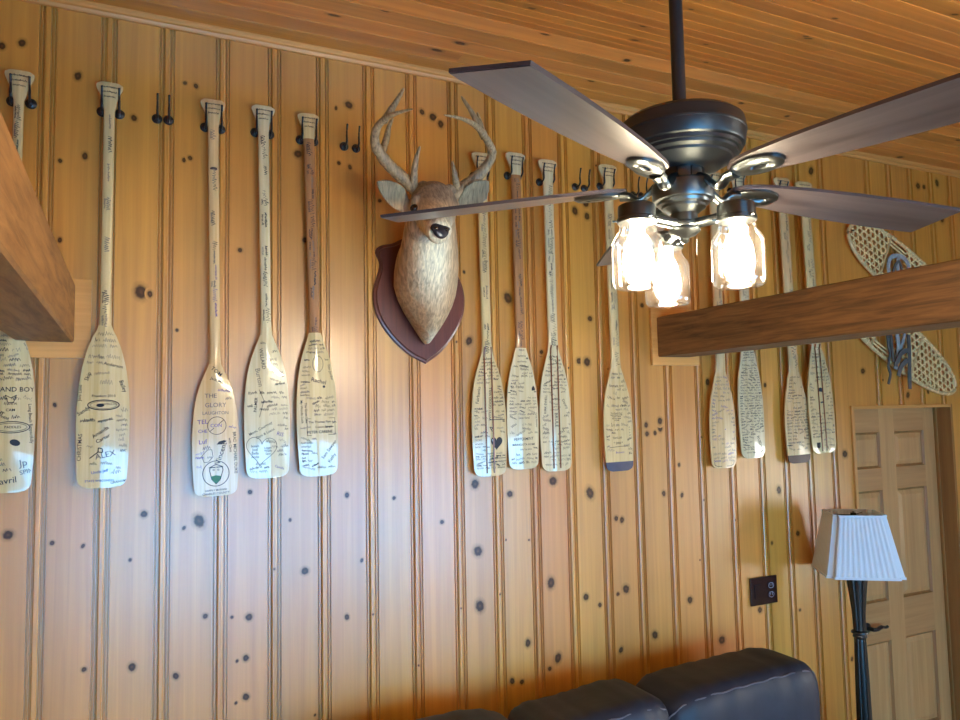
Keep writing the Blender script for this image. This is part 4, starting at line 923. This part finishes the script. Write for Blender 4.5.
# light arms, sockets, jars, bulbs
fu = Vector((FX, FY, 0)).normalized(); rt = Vector((fu.y, -fu.x, 0))
JL = [((635, 236), -.086, -.095), ((738, 236), .096, -.04), ((667, 250), -.041, .165)]
POINTS = []
for (pp_, lat, dep) in JL:
    c = Vector((FX, FY, 0))+rt*lat+fu*dep; ztop = FZ+.388
    sk = empty('lamp_holder', (0, 0, 0)); sk.parent = fan
    bm = B(); d = (Vector((c.x, c.y, 0))-Vector((FX, FY, 0))); L3 = d.length; d.normalize()
    tube(bm, [Vector((FX, FY, FZ+.363))+d*.02, Vector((FX, FY, FZ+.365))+d*(L3*.6), Vector((FX, FY, FZ+.369))+d*(L3-.02)], .011, 12, flat=.95); fobj('lamp_arm', bm, M_metal, 40, sk)
    bm = B(); lathe(bm, [(.006, 0), (.030, 0), (.0345, -.003), (.0355, -.008), (.0355, -.026), (.0375, -.028), (.0375, -.034), (.036, -.036)], (c.x, c.y, ztop), 36)
    for q in range(3):
        a = 2*PI*q/3+.5; e = Vector((math.cos(a), math.sin(a), 0)); tube(bm, [Vector((c.x, c.y, ztop-.031))+e*.034, Vector((c.x, c.y, ztop-.031))+e*.046], .0022, 8)
    fobj('socket_cap', bm, M_metal, 30, sk)
    zt = ztop-.034; po = [(.033, 0), (.033, -.006), (.035, -.009), (.0345, -.014), (.037, -.020), (.043, -.028), (.0475, -.036), (.049, -.044), (.049, -.112), (.0475, -.121), (.043, -.126), (.036, -.1275), (.034, -.124), (.001, -.122)]
    pi_ = [(r_*.945 if r_ > .01 else .001, zz if i < 9 else zz+.003) for i, (r_, zz) in enumerate(po)]
    bm = B(); lathe(bm, po, (c.x, c.y, zt), 40, capa=False, capb=False); fobj('glass_jar', bm, M_jar, 40, sk)
    bm = B(); lathe(bm, [(.004, -.002), (.013, -.004), (.013, -.022), (.016, -.034), (.023, -.048), (.0275, -.060), (.0285, -.070), (.0265, -.082), (.019, -.092), (.009, -.097), (.001, -.098)], (c.x, c.y, zt), 28); fobj('light_bulb', bm, M_bulb, 180, sk)
    POINTS.append(Vector((c.x, c.y, zt-.066)))

# ------------------------------------------------------------------ floor lamp
LY = 2.56; lp0 = at(855, 545, LY); LX = lp0.x
lamp = empty('floor_lamp', (LX, LY, 0), 'black floor lamp with a white pleated cut-corner shade, standing in front of the door', 'floor lamp')
LO = Vector((LX, LY, 0))
def lobj(name, bm, mat, sm=40): recalc(bm); bmesh.ops.translate(bm, verts=bm.verts, vec=-LO); return obj(name, bm, mat, lamp, sm)
zt, zb_ = at(861, 512.5, LY).z, at(866, 570, LY).z
pw = abs(at(901, 570, LY).x-at(831, 570, LY).x)
def shade_ring(hw_, nt_, z_, zig):
    c = nt_   # notch depth
    cor = [(hw_-c, -hw_), (hw_-c, -hw_+c*.75), (hw_, -hw_+c)] 
    pts = []
    for q in range(4):
        a = q*PI/2; ca, sa = round(math.cos(a)), round(math.sin(a))
        ln = [(-hw_+c, -hw_), (hw_-c, -hw_)]
        n_ = 44
        for i in range(n_+1):
            X = lerp(-hw_+c, hw_-c, i/n_); off = zig*(1 if i % 4 in (1, 2) else 0) if 0 < i < n_ else 0
            pts.append((X*ca-(-hw_-off)*sa, X*sa+(-hw_-off)*ca))
        for (X, Y_) in ((hw_-c, -hw_+c*.9), (hw_-c*.9, -hw_+c)): pts.append((X*ca-Y_*sa, X*sa+Y_*ca))
    ra = math.radians(-36)
    return [(LX+X*math.cos(ra)-Y_*math.sin(ra), LY+X*math.sin(ra)+Y_*math.cos(ra), z_) for X, Y_ in pts]
bm = B(); HB = .172; HT = .118
rings = [shade_ring(lerp(HB, HT, t), lerp(.030, .022, t), lerp(zb_, zt, t), .0030) for t in (0, .04, .5, .96, 1)]
rin = [shade_ring(lerp(HB, HT, t)-.003, lerp(.030, .022, t), lerp(zb_, zt, t), .0030) for t in (1, .5, 0)]
loft(bm, rings+rin, cap=False); lobj('lamp_shade', bm, M_shade, 20)
for z_, h_, n_ in ((zb_, HB, .030), (zt, HT, .022)):
    bm = B(); r1_ = shade_ring(h_+.004, n_, z_-.004, 0); r2_ = shade_ring(h_+.004, n_, z_+.006, 0); r3_ = shade_ring(h_-.004, n_, z_+.006, 0); r4_ = shade_ring(h_-.004, n_, z_-.004, 0)
    loft(bm, [r1_, r2_, r3_, r4_, r1_], cap=False); lobj('shade_trim', bm, M_shade, 20)
bm = B(); lathe(bm, [(.004, zb_+.05), (.004, zt-.01), (.014, zt-.008), (.014, zt+.004), (.005, zt+.006), (.005, zt+.010)], (LX, LY, 0), 16)
for q in range(3):
    a = 2*PI*q/3+.3; tube(bm, [(LX, LY, zt-.008), (LX+.118*math.cos(a)*.95, LY+.118*math.sin(a)*.95, zt-.006)], .0022, 6)
lobj('finial', bm, M_lampm)
z1_ = at(859, 576, LY).z; z2_ = at(859, 634, LY).z
def flut(prof, name, nf=8, dep=.10):
    bm = B(); rings = []
    for r_, z_ in prof:
        rings.append([(LX+r_*(1-dep*(abs(math.cos(nf/2*a)) < .35))*math.cos(a), LY+r_*(1-dep*(abs(math.cos(nf/2*a)) < .35))*math.sin(a), z_) for a in [2*PI*k/48 for k in range(48)]])
    loft(bm, rings); lobj(name, bm, M_lampm, 35)
flut([(.012, z1_+.10), (.030, z1_+.09), (.047, z1_+.05), (.050, z1_+.01), (.046, z1_-.03), (.038, z1_-.10), (.031, z1_-.17), (.028, z2_+.02)], 'column_flare')
bm = B(); lathe(bm, [(.026, z2_+.02), (.038, z2_+.014), (.040, z2_+.006), (.030, z2_), (.034, z2_-.012), (.027, z2_-.02)], (LX, LY, 0), 32); lobj('collar', bm, M_lampm)
flut([(.027, z2_-.018), (.032, z2_-.2), (.036, z2_-.5), (.042, .16), (.05, .12)], 'column')
bm = B(); lathe(bm, [(.05, .13), (.06, .10), (.062, .08), (.09, .05), (.128, .03), (.135, .015), (.135, .002)], (LX, LY, 0), 40); lobj('base', bm, M_lampm)

# ------------------------------------------------------------------ sofa
sofa = empty('sofa', (1.2, 2.2, 0), 'dark blue-grey leather sofa with three puffy back cushions against the pine wall', 'sofa')
SO = Vector((1.2, 2.2, 0))
def pillow(bm, x0, x1, y0, y1, z0, z1, pw=3.2, lean=0, seed=0, sag=0.012, skew=0, nx=34, nz=26):
    r = random.Random(seed); ph = [r.uniform(0, 6) for _ in range(6)]
    cx, cy, cz = (x0+x1)/2, (y0+y1)/2, (z0+z1)/2; hx, hy, hz = (x1-x0)/2, (y1-y0)/2, (z1-z0)/2
    bmt = bmesh.new(); bmesh.ops.create_cube(bmt, size=2); bmesh.ops.subdivide_edges(bmt, edges=bmt.edges, cuts=22, use_grid_fill=True)
    vm = {}
    for v in bmt.verts:
        p = v.co.copy(); n_ = (abs(p.x)**pw+abs(p.y)**pw+abs(p.z)**pw)**(1/pw); q = p/n_
        wr = sag*(.5*math.sin(q.x*4+ph[0])*math.sin(q.z*3+ph[1])+.12*math.sin(q.x*13+ph[2]+q.z*3)*math.exp(-((q.z-.75)/.35)**2)+.22*math.sin(q.x*29+ph[3]+1.5*math.sin(q.x*7))*math.exp(-((q.z-.85)/.25)**2))
        X = cx+q.x*hx; Z = cz+q.z*hz+wr+skew*q.x*max(0, q.z); Y = cy+q.y*hy+wr*.8*(-1 if q.y < 0 else 0)-lean*(q.z)
        vm[v.index] = bm.verts.new((X, Y, Z))
    bmt.verts.ensure_lookup_table()
    for f in bmt.faces: face(bm, [vm[v.index] for v in f.verts])
    bmt.free()
def sobj(name, bm, mat, sm=180, lab=None):
    recalc(bm); bmesh.ops.translate(bm, verts=bm.verts, vec=-SO); o = obj(name, bm, mat, sofa, sm)
    if lab: tag(o, lab)
    return o
ZT = EYE-1.104
segs = [(.20, .79, 0), (.79, 1.385, 1), (1.385, 2.03, 2), (2.03, 2.90, 3)]
sx_ = [at(533, 700, 2.36).x, at(666, 680, 2.36).x, at(822, 705, 2.33).x]
segs = [(sx_[0]-.72, sx_[0], 1), (sx_[0], sx_[1], 2), (sx_[1], sx_[2], 3)]; SXR = sx_[2]
bm = B(); box(bm, (.45, 2.42, .12), (SXR-.04, 2.68, .86), bev=.03); sobj('back_frame', bm, M_leather, 40)
bm = B(); box(bm, (.45, 1.70, .10), (SXR+.02, 2.5, .30), bev=.02); sobj('seat_base', bm, M_leather, 40)
for i, (a, b_, sd_) in enumerate(segs):
    bm = B(); pillow(bm, a-.006, b_+.006, 2.30, 2.64, .42, ZT+.0+(.012 if i == 2 else 0), 6.2, 0, sd_, .014, .012); sobj('back_cushion', bm, M_leather)
    # stitched seam along the top edge
    bm = B(); pts = []; zt_ = ZT+(.012 if i == 2 else 0); cy_, hy_, cz_, hz_, cx_, hx_ = 2.47, .17, (.42+zt_)/2, (zt_-.42)/2, (a+b_)/2, (b_-a)/2+.006
    for j in range(60):
        qx = math.sin(lerp(-1.38, 1.38, j/59)); k_ = ((1-abs(qx)**6.2)/2)**(1/6.2)
        pts.append((cx_+qx*hx_, cy_-hy_*k_-.001+.002*math.sin(j*.7+i), cz_+hz_*k_+.002+.002*math.sin(j*1.1)+.012*qx*k_))
    tube(bm, pts, .0028, 6); sobj('seam', bm, M_piping, 60)
    bm = B(); pillow(bm, a+.0, b_-.0, 1.66, 2.36, .28, .47, 5, 0, sd_+5, .01); sobj('seat_cushion', bm, M_leather)
for a, b_ in ((.34, .56), (SXR+.005, SXR+.22)):
    bm = B(); pillow(bm, a, b_, 1.66, 2.6, .06, .64, 6, 0, 9, .006); sobj('armrest', bm, M_leather)
for X in (.48, SXR+.08):
    for Y_ in (1.75, 2.6): bm = B(); lathe(bm, [(.025, 0), (.03, .12)], (X, Y_, 0), 16); sobj('foot', bm, M_lampm, 40)

# ------------------------------------------------------------------ outlet plate
q0, q1 = at(748.5, 578, WY), at(776, 602, WY); oc = (q0+q1)/2
pt = empty('wall_outlet', (oc.x, WY-.0035, oc.z), 'glossy black double wall plate with an outlet, on the panelling above the sofa', 'outlet')
hw_, hh_ = (q1.x-q0.x)/2, (q0.z-q1.z)/2*.98
bm = B(); box(bm, (-hw_, -.009, -hh_), (hw_, 0, hh_), bev=.003); recalc(bm); obj('cover_plate', bm, M_plate, pt)
bm = B(); box(bm, (-hw_*.72, -.012, -hh_*.5), (-hw_*.22, -.0085, hh_*.5), bev=.001); recalc(bm); obj('rocker_switch', bm, M_plate, pt)
for sg in (-1, 1):
    bm = B(); zz = sg*hh_*.33; X0 = hw_*.5
    box(bm, (X0-.019, -.0115, zz-.014), (X0+.019, -.0085, zz+.014), bev=.003); 
    for c_, w_, h_ in ((X0-.007, .0012, .005), (X0+.007, .0012, .006)): box(bm, (c_-w_, -.0120, zz-h_+.003), (c_+w_, -.0112, zz+h_+.003), 1)
    v, f = polyl([(x_*1., z_) for x_, z_ in ell(.017, .013)], .0022, True)
    bv = [bm.verts.new((X0+x_, -.0124, zz+z_)) for x_, z_ in v]
    for ff in f: face(bm, [bv[i] for i in ff], 1)
    recalc(bm); obj('receptacle', bm, [M_plate, M_plateg], pt)

# ------------------------------------------------------------------ light
w = bpy.data.worlds.new('World'); bpy.context.scene.world = w; w.use_nodes = True; nt = w.node_tree
bg = nt.nodes['Background']; bg.inputs['Color'].default_value = (.55, .72, 1, 1); bg.inputs['Strength'].default_value = 2.0
def area(name, loc, rot, sx_, sy_, col, power):
    l = bpy.data.lights.new(name, 'AREA'); l.shape = 'RECTANGLE'; l.size = sx_; l.size_y = sy_; l.color = col; l.energy = power
    o = bpy.data.objects.new(name, l); C.objects.link(o); o.location = loc; o.rotation_euler = rot; return o
for a, b_ in WIN:
    area('daylight', ((a+b_)/2, YB-.16, (WZ0+WZ1)/2), (PI/2, 0, 0), b_-a-.02, WZ1-WZ0-.02, (.05, .49, 1.), 126)
area('daylight', (XR+.14, (SY0+SY1)/2, (SZ0+SZ1)/2), (PI/2, 0, PI/2), SY1-SY0-.02, SZ1-SZ0-.02, (1., .97, .86), 170)
sn_ = bpy.data.lights.new('sun', 'SUN'); sn_.energy = 44; sn_.color = (1, .90, .74); sn_.angle = math.radians(.6)
so_ = bpy.data.objects.new('sun', sn_); C.objects.link(so_); so_.location = (3, -8, 8); so_.rotation_euler = (math.radians(38), 0, math.radians(-8))
# unseen fill lamp added behind the camera to warm the wall and ceiling
cl_ = empty('fill_lamp', (1.2, -1.15, ZLOW), 'added unseen fill lamp, a round glowing dome under the ceiling behind the viewer', 'fill lamp')
bm = B(); lathe(bm, [(.235, -.001), (.235, -.025), (.215, -.03)], n=36); recalc(bm); obj('base_ring', bm, M_metal2, cl_, 40)
bm = B(); lathe(bm, [(.215, -.028), (.21, -.05), (.17, -.085), (.10, -.105), (.002, -.112)], n=36, capa=False); recalc(bm); obj('dome', bm, M_fill, cl_, 60)
vs = bpy.context.scene.view_settings; vs.view_transform = 'Standard'; vs.look = 'None'; vs.gamma = 1; vs.use_curve_mapping = False; vs.exposure = .56
